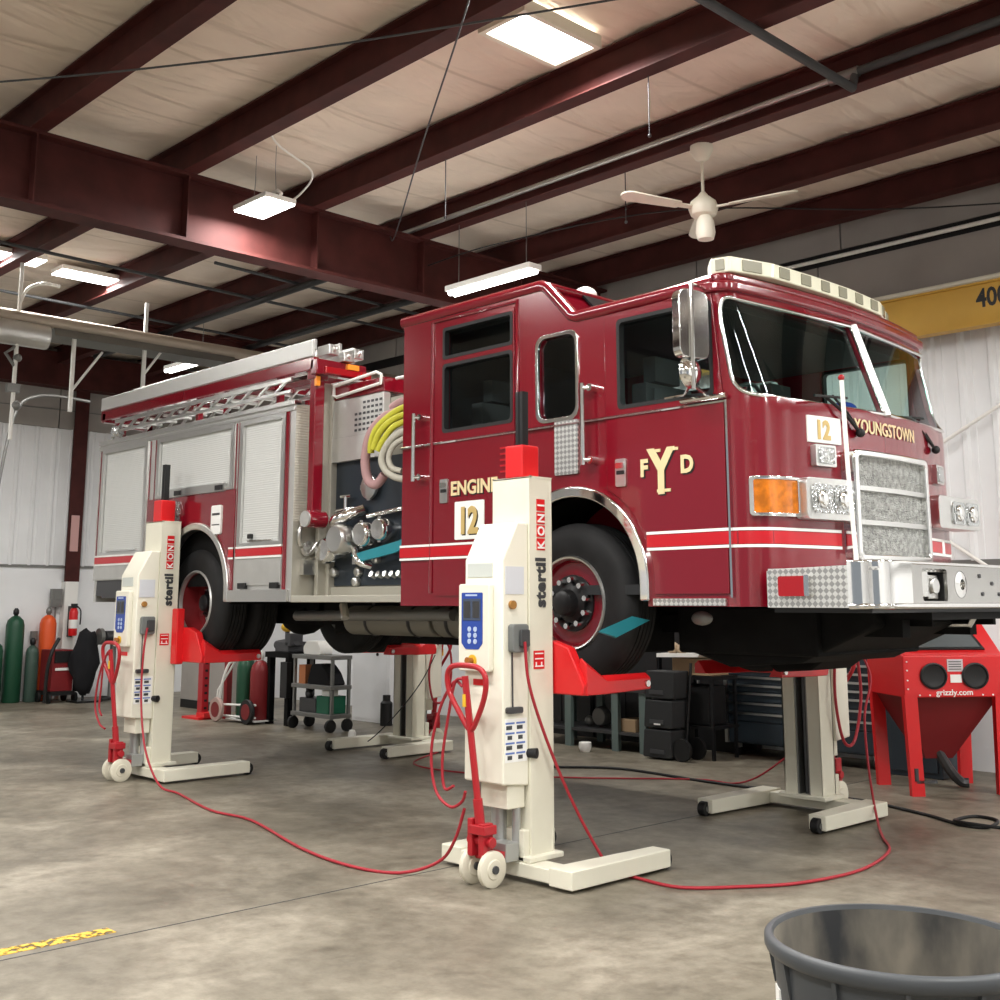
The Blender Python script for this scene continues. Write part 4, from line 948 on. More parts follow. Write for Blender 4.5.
# ------------------------------------------------------------------ mobile column lifts
def make_lift(label, grp):
    t = thing('column_lift', label, 'vehicle lift', (0, 0, 0), 0, grp)
    mb = MB().box(-.53, .53, .005, .16, .03, .108).box(-.20, .20, .02, .30, .108, .14)
    for s in (-1, 1): mb.prism(rpoly([(s * .535, .0), (s * .535, .86), (s * .40, .86), (s * .36, .0)], .01), lambda u, v, w: (u, v, w), .02, .12)
    mb.build('base_frame', CREAM, t, bevel=.008)
    for s in (-1, 1):
        r = MB().cyl((s * .44, .865, .052), (s * .50, .865, .052), .052, n=16).build('leg_roller', BLACK, t, bevel=.006)
        MB().cyl((s * .435, .865, .052), (s * .505, .865, .052), .02, n=10).build('roller_hub', GREYM, r)
    mb = MB().box(-.16, .16, .07, .085, .11, 2.30).box(-.16, -.145, .085, .26, .11, 2.30).box(.145, .16, .085, .26, .11, 2.30)
    mb.box(-.16, -.055, .245, .26, .11, 2.30).box(.055, .16, .245, .26, .11, 2.30).box(-.16, .16, .07, .26, 2.285, 2.30)
    m = mb.build('mast', CREAM, t, bevel=.004)
    MB().box(-.06, -.04, .16, .25, .14, 2.28).box(.04, .06, .16, .25, .14, 2.28).box(-.05, .05, .12, .14, .14, 2.28).build('mast_channel', GREYM, m)
    MB().cyl((0, .2, .14), (0, .2, 2.28), .02, n=12).build('lifting_screw', STEELD, m)
    MB().box(-.075, .075, .09, .24, 2.30, 2.50).build('mast_cap', REDF, t, bevel=.012)
    MB().box(-.03, -.004, .14, .19, 2.50, 2.84).box(.004, .03, .14, .19, 2.50, 2.84).build('mast_rod', BLACKM, t)
    # control housing
    h = MB().prism([(-.14, .54), (.07, .52), (.07, 2.02), (-.02, 2.02), (-.14, 1.80)], lambda u, v, w: (w, u, v), -.18, .145).build('control_housing', CREAMB, t, bevel=.012)
    MB().box(-.15, .06, -.144, -.14, 1.70, 1.78).build('instruction_label', mat('faded_label', (.55, .58, .55), .6), h)
    p = MB().prism(rrect(-.185, .075, 1.16, 1.66, .015), lambda u, v, w: (u, w, v), -.185, -.14).build('control_panel', CREAMB, t, bevel=.008)
    MB().prism(rpoly([(-.155, 1.32), (-.12, 1.285), (-.01, 1.285), (.025, 1.32), (.025, 1.61), (-.155, 1.61)], .008), lambda u, v, w: (u, w, v), -.188, -.185).build('keypad', BLUE, p)
    d = MB().box(-.140, .010, -.191, -.188, 1.45, 1.575).build('display', LCD, p)
    mb = MB()
    for k in range(2): mb.box(-.13 + k * .075, -.075 + k * .075, -.1925, -.191, 1.465, 1.56)
    mb.build('display_digits', STEELD, p)
    mb = MB().box(-.12, -.02, -.19, -.188, 1.59, 1.60)
    for i in range(2):
        for j in range(3): mb.cyl((-.085 + i * .05, -.188, 1.33 + j * .035), (-.085 + i * .05, -.191, 1.33 + j * .035), .015, n=12)
    mb.build('buttons', BLUEW, p)
    k = MB().cyl((-.06, -.185, 1.22), (-.06, -.192, 1.22), .035, n=20).build('stop_plate', YEL, p); MB().cyl((-.06, -.192, 1.22), (-.06, -.23, 1.22), .017, .022, n=14).build('stop_button', mat('stop_brown', (.35, .12, .02), .4), p)
    MB().box(-.10, .02, -.143, -.14, 1.08, 1.115).build('red_label', REDF, h)
    MB().box(.145, .148, -.12, .03, 1.60, 1.76).build('side_label', mat('side_label', (.62, .64, .68), .5), h)
    MB().cyl((.145, -.07, 1.54), (.165, -.07, 1.54), .025, n=16).build('side_button', mat('button_brown', (.35, .17, .04), .4), h)
    s = MB().prism(rrect(-.10, .03, 1.27, 1.43, .02), lambda u, v, w: (w, u, v), .145, .19).build('power_socket', mat('socket_grey', (.16, .17, .165), .5), t, bevel=.006)
    MB().prism(rrect(-.055, .02, 1.30, 1.40, .012), lambda u, v, w: (w, u, v), .19, .21).build('socket_lid', DGREY, s, bevel=.006)
    mb = MB().prism(rrect(-.12, .0, .93, .965, .012), lambda u, v, w: (w, u, v), .145, .17).tube([(.155, -.07, .96), (.15, -.07, 1.28)], .005, 6); mb.build('cable_gland', STEELD, h)
    MB().box(.145, .147, -.125, .05, .66, .90).build('warning_sheet', WHITE, h)
    mb = MB()
    for j in range(4):
        for i in range(2): mb.box(.147, .149, -.12 + i * .085, -.05 + i * .085, .87 - j * .055, .88 - j * .055)
    mb.build('warning_bars', mat('label_blue', (.12, .2, .5), .5), h)
    mb = MB()
    for j in range(4):
        for i in range(2): mb.box(.147, .149, -.115 + i * .085 + (j % 2) * .01, -.07 + i * .085, .84 - j * .055, .862 - j * .055)
    mb.build('warning_pictures', DGREY, h)
    # writing up the side of the mast
    mb = MB().use(REDF)
    for kx, ch in enumerate('KONI'):
        z = 1.86 + kx * .078; mb.box(.16, .1625, .125, .195, z, z + .070)
    q = mb.build('maker_boxes', None, m)
    mb = MB()
    for kx, ch in enumerate('KONI'): z = 1.86 + kx * .078; text(ch, .080, lambda u, v, w: (.1628 + w, .188 - v, z + (.006 if ch != 'I' else .024) + u * .9), mb, bold=.002)
    mb.build('maker_lettering', WHITE, m)
    mb = MB(); text('stertil', .115, lambda u, v, w: (.1605 + w, .195 - v, 1.525 + u), mb, bold=.005, spacing=1.06); mb.build('maker_lettering', DGREY, m)
    q = MB().box(.16, .162, .095, .185, 1.17, 1.275).build('maker_badge', REDF, m)
    MB().box(.162, .164, .105, .175, 1.182, 1.19).box(.162, .164, .105, .175, 1.225, 1.232).box(.162, .164, .105, .175, 1.255, 1.262).box(.162, .164, .11, .12, 1.182, 1.21).box(.162, .164, .155, .165, 1.182, 1.21).build('badge_lines', WHITE, m)
    MB().cyl((.10, .05, .70), (.19, .09, .70), .022, .03, n=12).build('release_knob', BLACK, t)
    # lower works, steering wheels and handle
    MB().box(-.10, .12, -.08, .06, .40, .53).box(-.16, .15, .02, .07, .11, .28).build('lower_cover', CREAM, t, bevel=.006)
    mb = MB().cyl((-.03, -.0, .16), (-.03, -.0, .42), .045, n=16).cyl((.09, .02, .14), (.09, .02, .42), .025, n=12).box(.0, .13, -.10, .0, .12, .22)
    mb.build('hydraulic_unit', mat('galvanised', (.42, .43, .42), .4, metal=.6), t, bevel=.004)
    mb = MB().box(-.03, .12, -.20, .0, .14, .18).box(-.03, .01, -.25, -.17, .16, .36).box(.06, .10, -.25, -.17, .16, .34).box(-.01, .12, -.26, -.16, .28, .33).cyl((-.06, -.2, .24), (.13, -.2, .24), .03, n=12)
    mb.build('steering_yoke', REDJ, t, bevel=.006)
    for x in (-.065, .085):
        w = MB().lathe([(.001, 0), (.05, .0), (.055, .006), (.088, .006), (.098, .012), (.098, .038), (.088, .044), (.055, .044), (.05, .05), (.001, .05)], (x, -.19, .098), 'x', 28, cap=False).build('steering_wheel', mat('nylon_wheel', (.70, .66, .54), .5) if x < 0 else bpy.data.materials['nylon_wheel'], t)
        MB().cyl((x + .03, -.19, .098), (x + .062, -.19, .098), .022, n=12).build('wheel_bolt', DGREY, w)
    a = Vector((.04, -.21, .30)); b = Vector((-.01, -.29, 1.14))
    sh = MB().tube([a, a.lerp(b, .5), b], .02, 10).tube([a.lerp(b, .0), a.lerp(b, .2)], .028, 10).build('handle_shaft', REDJ, t, ang=60)
    up = (b - a).normalized()
    ring = [(-.0, -.30), (-.07, -.22), (-.145, -.10), (-.15, .0), (-.10, .05), (.0, .06), (.12, .05), (.17, .0), (.15, -.10), (.07, -.23)]
    MB().tube(smooth([b + Vector((u, 0, 0)) + up * v for u, v in ring], 5, closed=True), .016, 10, closed=True).build('handle_grip', REDJ, t, ang=70)
    MB().box(-.02, .005, -.30, -.275, .97, 1.04).build('grip_lever', YEL, t)
    # forks
    mb = MB().prism([(-.38, 1.02), (.38, 1.02), (.39, 1.08), (.27, 1.29), (.13, 1.33), (-.13, 1.33), (-.27, 1.29), (-.39, 1.08)], lambda u, v, w: (u, w, v), .27, .34)
    mb.box(-.05, .05, .20, .28, 1.0, 1.5)
    f = mb.build('lift_carriage', REDF, t, bevel=.012)
    for s in (-1, 1):
        MB().hexa([(s * .27, .30, 1.02), (s * .39, .30, 1.02), (s * .39, .30, 1.20), (s * .34, .30, 1.24)], [(s * .27, .48, 1.02), (s * .39, .48, 1.02), (s * .39, .48, 1.10), (s * .34, .48, 1.13)]).hexa([(s * .27, .48, 1.02), (s * .39, .48, 1.02), (s * .39, .48, 1.10), (s * .34, .48, 1.13)], [(s * .27, .90, 1.03), (s * .38, .90, 1.03), (s * .38, .90, 1.10), (s * .34, .90, 1.13)]).build('fork_arm', REDF, f, bevel=.008)
        MB().cyl((s * .38, .86, 1.065), (s * .395, .86, 1.065), .02, n=10).build('fork_pin', CHROMEM, f)
    return t
GL = 'column lifts under the fire engine'
lift = make_lift('cream column lift at the front wheel, nearest the viewer', GL)
dup(lift, (-4.665, -.61, 0), 0, 'cream column lift beside the rear wheel, at the left')
dup(lift, (.46, 2.42, 0), pi, 'cream column lift on the far side of the cab, front of the tool chest')
dup(lift, (-4.60, 2.68, 0), pi, 'cream column lift half hidden beyond the middle of the engine, far side')
lift.location = (.385, -.90, 0)
for o in list(bpy.data.objects):      # each carriage slid along its mast to sit under its own wheel
    if o.name.startswith('lift_carriage'):
        q = o.parent; o.location.x += .22 if abs(q.location.x + 4.665) < .01 else .12 if abs(q.location.x - .46) < .01 else -.18 if abs(q.location.x + 4.60) < .01 else 0
TP = [(.9, -.651, 1.386), (.9, -.485, 1.349), (.9, -.179, 1.443), (.9, -.346, 1.468)]
MB_ = MB().hexa(TP, [(p[0] + .012, p[1], p[2] + .005) for p in TP])
prop(MB_.build('teal_pad', TEAL), 'flat teal pad hanging beside the front tyre above the fork', 'pad')

# ------------------------------------------------------------------ cables
def cord(pts, r, m, label, name='power_cable', grp=None, k=6):
    o = MB().tube(smooth(pts, k), r, 7).build(name, m, ang=70); return prop(o, label, 'cable', grp)
zf = .012
cord([(.60, -.93, 1.33), (.60, -.90, 1.1), (.60, -.78, .82), (.62, -.62, .5), (.66, -.45, .2), (.76, -.38, .03), (.94, -.37, zf), (1.24, -.37, zf), (1.46, -.12, zf), (1.64, .2, zf), (1.71, .73, zf), (1.57, 1.33, zf), (1.32, 1.72, zf), (1.08, 2.10, .04), (.86, 2.42, .3), (.80, 2.50, .7), (.80, 2.62, 1.0), (.70, 2.58, 1.25)], .0095, REDC, 'red cable curving over the floor from the nearest lift to the far front lift')
cord([(-4.45, -.67, 1.33), (-4.44, -.70, 1.1), (-4.40, -.72, .7), (-4.2, -.76, .3), (-3.85, -.80, .05), (-3.56, -.78, zf), (-2.68, -.99, zf), (-2.12, -.99, zf), (-1.07, -1.28, zf), (-.44, -1.36, zf), (-.1, -1.26, zf), (.08, -1.12, .08), (.22, -1.12, .22), (.30, -1.12, .4)], .0095, REDC, 'red cable lying from the rear lift to the nearest lift across open floor')
cord([(.33, -1.17, 1.08), (.26, -1.17, 1.10), (.12, -1.15, .95), (.03, -1.14, .70), (.07, -1.14, .48), (.20, -1.14, .40), (.30, -1.14, .44), (.34, -1.15, .5)], .009, REDC, 'outer red cable loop hanging from the nearest lift handle', grp=None)
cord([(.36, -1.18, 1.12), (.28, -1.18, 1.10), (.20, -1.16, .90), (.14, -1.15, .66), (.16, -1.15, .50), (.24, -1.15, .52)], .009, REDC, 'inner red cable loop hanging from the nearest lift handle')
cord([(-4.70, -.88, 1.1), (-4.82, -.88, 1.06), (-4.95, -.87, .85), (-5.0, -.86, .62), (-4.9, -.86, .48), (-4.78, -.86, .44)], .009, REDC, 'outer red cable loop hanging from the rear lift handle')
cord([(-4.72, -.90, 1.12), (-4.80, -.90, 1.0), (-4.86, -.88, .8), (-4.90, -.87, .62), (-4.84, -.87, .55)], .009, REDC, 'inner red cable loop hanging from the rear lift handle')
cord([(.66, 2.44, 1.2), (.675, 2.5, 1.28), (.68, 2.62, 1.22), (.69, 2.66, .85), (.68, 2.55, .52), (.675, 2.40, .52), (.68, 2.30, .80), (.67, 2.33, 1.1), (.665, 2.44, 1.24)], .012, REDC, 'red cable coil hung on the far front lift')
cord([(-4.38, 2.72, 1.1), (-4.38, 2.80, 1.18), (-4.37, 2.9, 1.0), (-4.37, 2.9, .7), (-4.38, 2.8, .5), (-4.38, 2.66, .52), (-4.38, 2.60, .8), (-4.38, 2.66, 1.05)], .012, REDC, 'red cable coil hung on the far rear lift')
cord([(.45, 2.73, 1.0), (.2, 2.9, .6), (-.3, 2.95, .2), (-.7, 3.0, zf), (-1.1, 2.9, zf), (-1.9, 2.2, zf), (-2.8, 1.7, zf), (-3.6, 1.75, zf), (-4.1, 2.5, zf)], .008, REDC, 'thin dark red cable running under the fire engine to the far front lift')
cord([(-3.0, 2.4, zf), (-2.54, 2.55, zf), (-1.99, 2.93, zf), (-1.02, 2.87, zf), (-.4, 2.87, zf), (.38, 2.96, zf), (1.08, 2.74, zf), (1.49, 2.52, zf), (1.66, 2.56, zf), (1.60, 2.86, zf), (1.42, 2.91, zf), (1.38, 2.7, zf), (1.50, 2.5, zf + .02), (1.9, 2.6, zf)], .012, BLACK, 'black cable ending in a loop on the floor by the red cabinet')
cord([(-5.35, 2.28, zf), (-5.0, 2.25, .06), (-4.6, 2.3, .35), (-4.35, 2.45, .7), (-4.28, 2.6, 1.0)], .006, BLACK, 'thin black cord rising from the white bottle to the far rear lift')

# ------------------------------------------------------------------ overhead things
t = thing('ceiling_fan', 'cream three-blade ceiling fan hanging from a red beam above the cab', 'ceiling fan', (-.33, 2.22, 5.0))
cx, cy = -.33, 2.22
mb = MB().lathe([(.10, 5.50), (.10, 5.46), (.06, 5.38), (.025, 5.36)], (cx, cy, 0), 'z', 20, cap=True); mb.build('canopy', CREAM, t)
MB().cyl((cx, cy, 5.0), (cx, cy, 5.38), .014, n=10).build('down_rod', CREAM, t)
MB().lathe([(.02, 5.08), (.05, 5.04), (.11, 4.99), (.13, 4.93), (.11, 4.87), (.06, 4.84), (.001, 4.84)], (cx, cy, 0), 'z', 28).build('motor_housing', CREAM, t)
MB().lathe([(.05, 4.85), (.075, 4.80), (.085, 4.70), (.07, 4.64), (.001, 4.62)], (cx + .03, cy - .02, 0), 'z', 24).build('lamp_bowl', CREAMB, t)
RtA = atan2(cos(ANG), sin(ANG))
for a in (85, 205, 328):
    M = Matrix.Translation((cx, cy, 4.93)) @ Matrix.Rotation(RtA + radians(a), 4, 'Z') @ Matrix.Rotation(radians(12), 4, 'X')
    mb = MB(); P2 = rpoly([(.24, -.05), (.76, -.075), (.83, -.02), (.83, .04), (.76, .075), (.24, .05)], .03)
    mb.prism([p for p in P2], lambda u, v, w: tuple(M @ Vector((u, v, w))), -.006, .006); bl = mb.build('blade', CREAM, t)
    MB().hexa([M @ Vector(p) for p in ((.08, -.02, -.01), (.30, -.03, -.01), (.30, .03, -.01), (.08, .02, -.01))], [M @ Vector(p) for p in ((.08, -.02, .01), (.30, -.03, .0), (.30, .03, .0), (.08, .02, .01))]).build('blade_iron', CREAM, bl)

t = thing('crane_beam', 'yellow overhead crane beam along the wall, lettered with its load', 'crane beam', (-2, 5.05, 4.12))
mb = MB(); ibeam(mb, lambda q, s_, u: (q, 5.0 + s_, 4.14 + u), -3.0, 3.0, .42, w=.14, tf=.02, tw=.09); mb.build('beam', CRANE, t)
mb = MB(); text('4000', .25, lambda u, v, w: (.82 + u, 4.9548 - w, 4.32 + v), mb, bold=.006, sx=.8); mb.build('load_lettering', BLACKM, t)
MB().cyl((-3, 5.0, 4.60), (3.0, 5.0, 4.60), .03, n=10).build('rail', CREAM, t)
for x in (-2.9, 2.0): MB().box(x, x + .1, 5.04, 5.24, 4.2, 4.5).pieces('wall_bracket', BLACKM, t)
def pipe(name, pts, r, m, label, cat='pipe', n=10): return prop(MB().tube(pts, r, n).build(name, m, ang=60), label, cat)
pipe('white_pipe', [(-4, 5.16, 5.21), (11, 5.16, 5.21)], .022, WHITEP, 'thin white pipe along the top of the far wall')
pipe('grey_pipe', [(-4.3, 2.07, 5.6), (1.05, 2.07, 5.6)], .026, mat('galv_pipe', (.45, .45, .44), .35, metal=.7), 'galvanised pipe running along the red beam above the fan')
pipe('black_pipe', [(1.25, 2.07, 5.6), (8, 2.07, 5.6)], .034, DGREY, 'thick dark pipe continuing along the beam at upper right')
pipe('black_pipe', [(1.24, -2.2, 5.45), (1.24, 2.02, 5.45), (1.24, 2.07, 5.6)], .034, DGREY, 'dark pipe crossing the ceiling beams at the top right')
pipe('pipe_coupling', [(1.02, 2.07, 5.6), (1.27, 2.07, 5.6)], .042, GREYM, 'grey coupling joining the pale and dark pipes')
cord([(-5.5, -4.6, 5.42), (-2.86, -2.86, 5.3), (-1.6, -2.05, 5.27), (-.6, -1.38, 5.3), (1.36, -.1, 5.42), (2.4, .6, 5.5)], .008, DGREY, 'black cable slung across the ceiling at top left', 'overhead_cable')
cord([(1.2, -1.75, 5.48), (.38, -1.17, 5.35), (-1.6, .1, 5.3), (-3.65, 1.46, 5.3), (-4.1, 1.75, 5.45)], .007, DGREY, 'thin wire dropping steeply towards the girder', 'overhead_cable')
cord([(2.2, 5.0, 5.1), (.6, 3.9, 5.1), (-1.0, 2.7, 5.2), (-2.6, 2.0, 5.1), (-4.0, 2.2, 5.2)], .007, BLACK, 'black wire sagging behind the ceiling fan', 'overhead_cable')
cord([(-3.62, .05, 5.24), (-3.5, .2, 5.4), (-3.2, .1, 5.5), (-2.95, -.45, 5.55), (-2.9, -.62, 5.76)], .010, WHITEP, 'white flex curling up from the square lamp', 'lamp_flex')
for x, y, z0, lab in ((-2.11, .80, 4.95, 'thin drop wire under the third red beam'), (.22, .80, 5.02, 'thin drop wire right of the lit panel'), (-1.2, 2.22, 5.02, 'thin drop wire left of the fan')):
    prop(MB().tube([(x, y, 5.5), (x, y, z0)], .005, 5).ball((x, y, z0), .015).build('drop_wire', STEELD), lab, 'wire')
for y0, y1, z, lab in ((-4.5, 5.0, 4.85, 'long tan radiant heater tube below the girder at far left'),):
    t = thing('radiant_heater', lab, 'heater', (-8, 0, 4.75))
    MB().cyl((-8, -6, z), (-8, 5.0, z), .075, n=16).build('heater_tube', TANP, t)
    MB().cyl((-8.02, -3.2, 4.66), (-8.02, -.30, 4.66), .15, n=24).build('burner_drum', ALU, t, bevel=.02)
    MB().prism([(-.2, 4.78), (-.1, 4.93), (.1, 4.93), (.2, 4.78), (.19, 4.77), (.09, 4.91), (-.09, 4.91), (-.19, 4.77)], lambda u, v, w: (-8.1 + u, w, v - .1), -.25, 2.2).build('reflector', GREYM, t)
def bracket(x, y, z0, z1, lab, tall=0):
    t = thing('hanging_bracket', lab, 'bracket', (x, y, z0), group=None)
    MB().box(x - .02, x + .02, y - .02, y + .02, z0, z1).build('upright', WHITEP, t)
    MB().tube([(x, y, z0 + .25), (x, y + .36, z0 + .78)], .017, 6).build('diagonal_brace', WHITEP, t); return t
bracket(-8, .93, 4.12, 5.30, 'pale steel bracket hanging just above the ladder tail')
bracket(-8, .02, 3.80, 4.80, 'pale steel bracket hanging left of the red wall column')
t = thing('gas_manifold', 'pale pipe assembly hanging at the left edge of the picture', 'pipes', (-8, -.66, 3.5))
MB().tube([(-8, -.66, 3.4), (-8, -.66, 5.5)], .025, 8).build('drop_pipe', WHITEP, t); MB().tube(smooth([(-8, -.66, 5.0), (-8, -.58, 5.2), (-8, -.4, 5.3), (-8, -.2, 5.3)], 5), .02, 8).build('curved_branch', WHITEP, t)
mb = MB().tube([(-8, -.66, 4.5), (-8, -.78, 4.4), (-8, -.66, 4.25)], .02, 8).ball((-8, -.64, 4.36), .05).box(-8.04, -7.96, -.74, -.6, 3.95, 4.05).ball((-8, -.62, 3.8), .06); mb.build('valve', GREYM, t)
cord([(-10.5, 1.38, 4.4), (-10.5, .92, 4.42), (-10.5, .60, 4.38), (-10.5, .38, 4.22), (-10.5, .26, 3.75), (-10.5, .15, 2.75), (-10.5, .10, 1.6), (-10.5, .12, .02)], .022, GREYM, 'grey bent conduit dropping at the left edge before the white wall', 'conduit')
for y, z, lab in ((4.25, 5.1, 'dark cable tray'),):
    pass
for i, (x, y0, y1) in enumerate(((-6.3, .9, 5.0), (-7.2, -2, 5.0), (-9.2, -2, 5.0))):
    pipe('roof_brace', [(x, y0, 5.46), (x - .3, y1, 5.46)], .02, DGREY, ('thin dark rod crossing under the beams, nearest the girder', 'thin dark rod crossing under the beams, above the heater tube', 'thin dark rod crossing under the beams, farthest back')[i], 'rod')
for y in (2.1, 3.5):
    pipe('black_conduit', [(-12, y, 5.40), (-4.3, y, 5.40)], .045, BLACKM, 'black pipe beside a red beam behind the girder, ' + ('left one' if y < 3 else 'right one'))

# diagonal wall braces at the right
for a, b, lab in (((-.4, 5.2, 2.75), (1.6, 5.2, 3.78), 'white diagonal brace rod rising on the corrugated wall'), ((-.1, 5.2, 2.4), (1.5, 5.2, 1.3), 'white diagonal brace rod falling on the wall by the headlamp')):
    pipe('wall_brace', [a, b], .018, WHITEP, lab, 'rod')

# ------------------------------------------------------------------ right background
def tool_chest(x0, x1, y, label, top=1.05):
    t = thing('tool_chest', label, 'tool chest', ((x0 + x1) / 2, y + .25, 0), group='tool chests along the wall')
    MB().box(x0, x1, y + .02, y + .5, .13, top).build('chest_body', TOOLB, t, bevel=.01)
    for x in (x0, x1 - .04): MB().box(x, x + .04, y - .01, y + .03, .13, top).build('corner_post', CHROMEM, t)
    MB().box(x0 - .01, x1 + .01, y, y + .51, top, top + .03).build('worktop', DGREY, t)
    z = .36
    hs = [.10, .10, .10, .08, .08, .08, .08]; 
    for h in hs:
        if z + h > top: break
        d = MB().box(x0 + .05, x1 - .05, y, y + .03, z, z + h - .012).build('drawer', TOOLB, t, bevel=.003)
        MB().box(x0 + .06, x1 - .06, y - .022, y, z + h - .036, z + h - .016).build('drawer_handle', CHROMEM, d)
        z += h
    MB().box(x0 + .05, x1 - .05, y, y + .03, .15, .345).build('drawer', TOOLB, t, bevel=.003)
    for x in (x0 + .1, x1 - .1):
        for yy in (y + .08, y + .42):
            c = MB().cyl((x - .02, yy, .055), (x + .02, yy, .055), .055, n=14).build('castor', BLACK, t); MB().box(x - .03, x + .03, yy - .03, yy + .03, .08, .13).build('castor_fork', CHROMEM, c)
tool_chest(-1.95, -1.10, 4.58, 'dark tool chest with bright drawer pulls, left of the far lift')
tool_chest(-1.06, -.18, 4.58, 'dark tool chest with bright drawer pulls, right of the far lift')
prop(MB().ball((-.62, 4.8, 1.14), .14, (1.3, .9, .6)).build('white_helmet', WHITEP), 'white rounded hard hat lying on the right tool chest', 'helmet')
t = thing('navy_cabinet', 'tall navy steel cabinet squeezed between tool chest and red blasting cabinet', 'cabinet', (.15, 4.8, 0)); MB().box(-.10, .42, 4.5, 5.1, .0, 1.18).build('cabinet_body', TOOLB, t, bevel=.01); MB().box(-.06, .38, 4.485, 4.5, .05, 1.12).build('cabinet_door', TOOLB, t, bevel=.004)
prop(MB().prism(rpoly([(.0, 4.55), (.42, 4.5), (.45, 4.9), (.05, 5.0)], .03), lambda u, v, w: (u, v, w), 1.18, 1.27).build('white_bundle', WHITEP, bevel=.02), 'white folded bundle on top of the navy cabinet', 'bundle')
# blasting cabinet
t = thing('blast_cabinet', 'red sandblasting cabinet with two black arm holes', 'blasting cabinet', (0, 0, 0))
Wd = .82
MB().prism([(0, .78), (0, 1.12), (.06, 1.14), (.34, 1.38), (.36, 1.46), (.70, 1.46), (.70, .78)], lambda u, v, w: (w, u, v), 0, Wd).build('cabinet_body', REDF, t, bevel=.012)
sl = lambda u, v, w: (u, .06 + .28 * v - w * .65, 1.14 + .24 * v + w * .76)
MB().prism([(.10, .08), (.70, .08), (.66, .92), (.14, .92)], sl, -.004, .012).build('window_frame', BLACKM, t); MB().prism([(.13, .14), (.67, .14), (.635, .86), (.165, .86)], sl, .012, .016).build('viewing_window', mat('window_grey', (.10, .115, .12), .15), t)
for x in (.235, .565):
    h = MB().lathe([(.105, .0), (.108, -.012), (.095, -.018), (.088, -.006), (.085, -.0045), (.001, -.0045)], (x, -.004, .955), 'y', 28, cap=False).build('arm_hole', BLACK, t, ang=50)
MB().box(.35, .475, -.004, 0, .99, 1.09).build('notice', mat('notice_grey', (.6, .55, .56), .5), t); MB().box(.37, .46, -.004, 0, .90, .965).build('notice', WHITE, t)
mb = MB()
for k in range(4): mb.box(.36, .46, -.0055, -.004, 1.005 + k * .02, 1.013 + k * .02)
mb.build('notice_print', STEELD, t)
mb = MB(); text('grizzly.com', .065, lambda u, v, w: (.25 + u, -.002 - w, .80 + v), mb, bold=.001); mb.build('maker_lettering', WHITE, t)
mb = MB().box(.42, .50, .352, .358, 1.40, 1.425).box(.60, .68, .352, .358, 1.40, 1.43).box(.03, .06, .05, .06, 1.19, 1.24); mb.build('small_labels', WHITE, t)
for x, x2, q in ((.02, 0, .10), (.70, .72, .10)):
    for y in (.0, .62): MB().hexa([(x, y, 0), (x + q, y, 0), (x + q, y + .05, 0), (x, y + .05, 0)], [(x2, y, .80), (x2 + q, y, .80), (x2 + q, y + .06, .80), (x2, y + .06, .80)]).build('leg', REDF, t)
MB().hexa([(.30, .36, .25), (.52, .36, .25), (.52, .5, .25), (.30, .5, .25)], [(.03, .07, .79), (.79, .07, .79), (.79, .66, .79), (.03, .66, .79)]).build('hopper', DRED, t)
mb = MB().tube(smooth([(.40, .36, .32), (.5, .38, .15), (.6, .42, .05), (.66, .4, .04)], 5), .04).box(.06, .22, .0, .03, .10, .125).cyl((.06, .01, .12), (.06, .01, .22), .02); mb.build('drain_fittings', STEELD, t)
mb = MB()
for z in (.85, .92, 1.0, 1.07): mb.cyl((.03, -.006, z), (.03, 0, z), .007, n=8)
for x in (.12, .2, .62, .7): mb.cyl((x, -.006, .80), (x, 0, .80), .007, n=8)
mb.build('rivets', WHITEP, t)
t.scale = (1.10, 1, 1); t.location = (.64, 3.45, 0); t.rotation_euler = (0, 0, atan2(.797, .603))
# workbench and what is on it
t = thing('workbench', 'grey-green steel workbench seen under the cab, behind the front tyre', 'workbench', (-3.3, 4.3, 0))
MB().box(-4.15, -2.5, 3.95, 4.6, .62, .67).build('bench_top', STEELD, t, bevel=.004); MB().box(-4.1, -2.55, 3.98, 4.55, .17, .20).build('shelf', STEELD, t)
for x in (-4.10, -3.66, -2.98, -2.6):
    for y in (3.97, 4.5): MB().box(x, x + .09, y, y + .05, 0, .62).build('leg', BENCHG, t)
prop(MB().lathe([(.001, 0), (.09, 0), (.11, .03), (.11, .09), (.06, .12), (.03, .2), (.001, .2)], (-3.35, 4.18, .315), 'y', 20).ball((-3.5, 4.2, .26), .055).build('electric_motor', GREYM, ang=40), 'round grey motor on the bench shelf', 'motor')
prop(MB().box(-2.93, -2.72, 4.05, 4.3, .20, .33).build('brown_box', CARDB, bevel=.004), 'small brown box on the bench shelf, right end', 'box')
prop(MB().lathe([(.001, 0), (.05, 0), (.07, .05), (.065, .10), (.03, .09), (.001, .05)], (-3.12, 3.70, 0), 'z', 14).build('foam_cup', WHITEP, ang=40), 'small white crumpled cup on the floor before the workbench', 'cup')
for x in (-5.9, -4.9, -3.9, -2.9):
    t = thing('storage_cabinet', {-5.9: 'black storage cabinet on the far wall, leftmost of the row', -4.9: 'black storage cabinet on the far wall behind the middle lift', -3.9: 'black storage cabinet behind the left end of the workbench', -2.9: 'black storage cabinet behind the tool bags'}[x], 'cabinet', (x + .45, 5.0, 0), group='black cabinets along the far wall')
    MB().box(x, x + .96, 4.75, 5.2, 0, 1.32).build('cabinet_body', BLACKM, t)
    for s in (0, 1): d = MB().box(x + .02 + s * .47, x + .47 + s * .47, 4.735, 4.75, .05, 1.28).build('cabinet_door', BLACKM, t); MB().box(x + .43 + s * .07, x + .45 + s * .07, 4.715, 4.735, .6, .75).build('door_handle', GREYM, d)
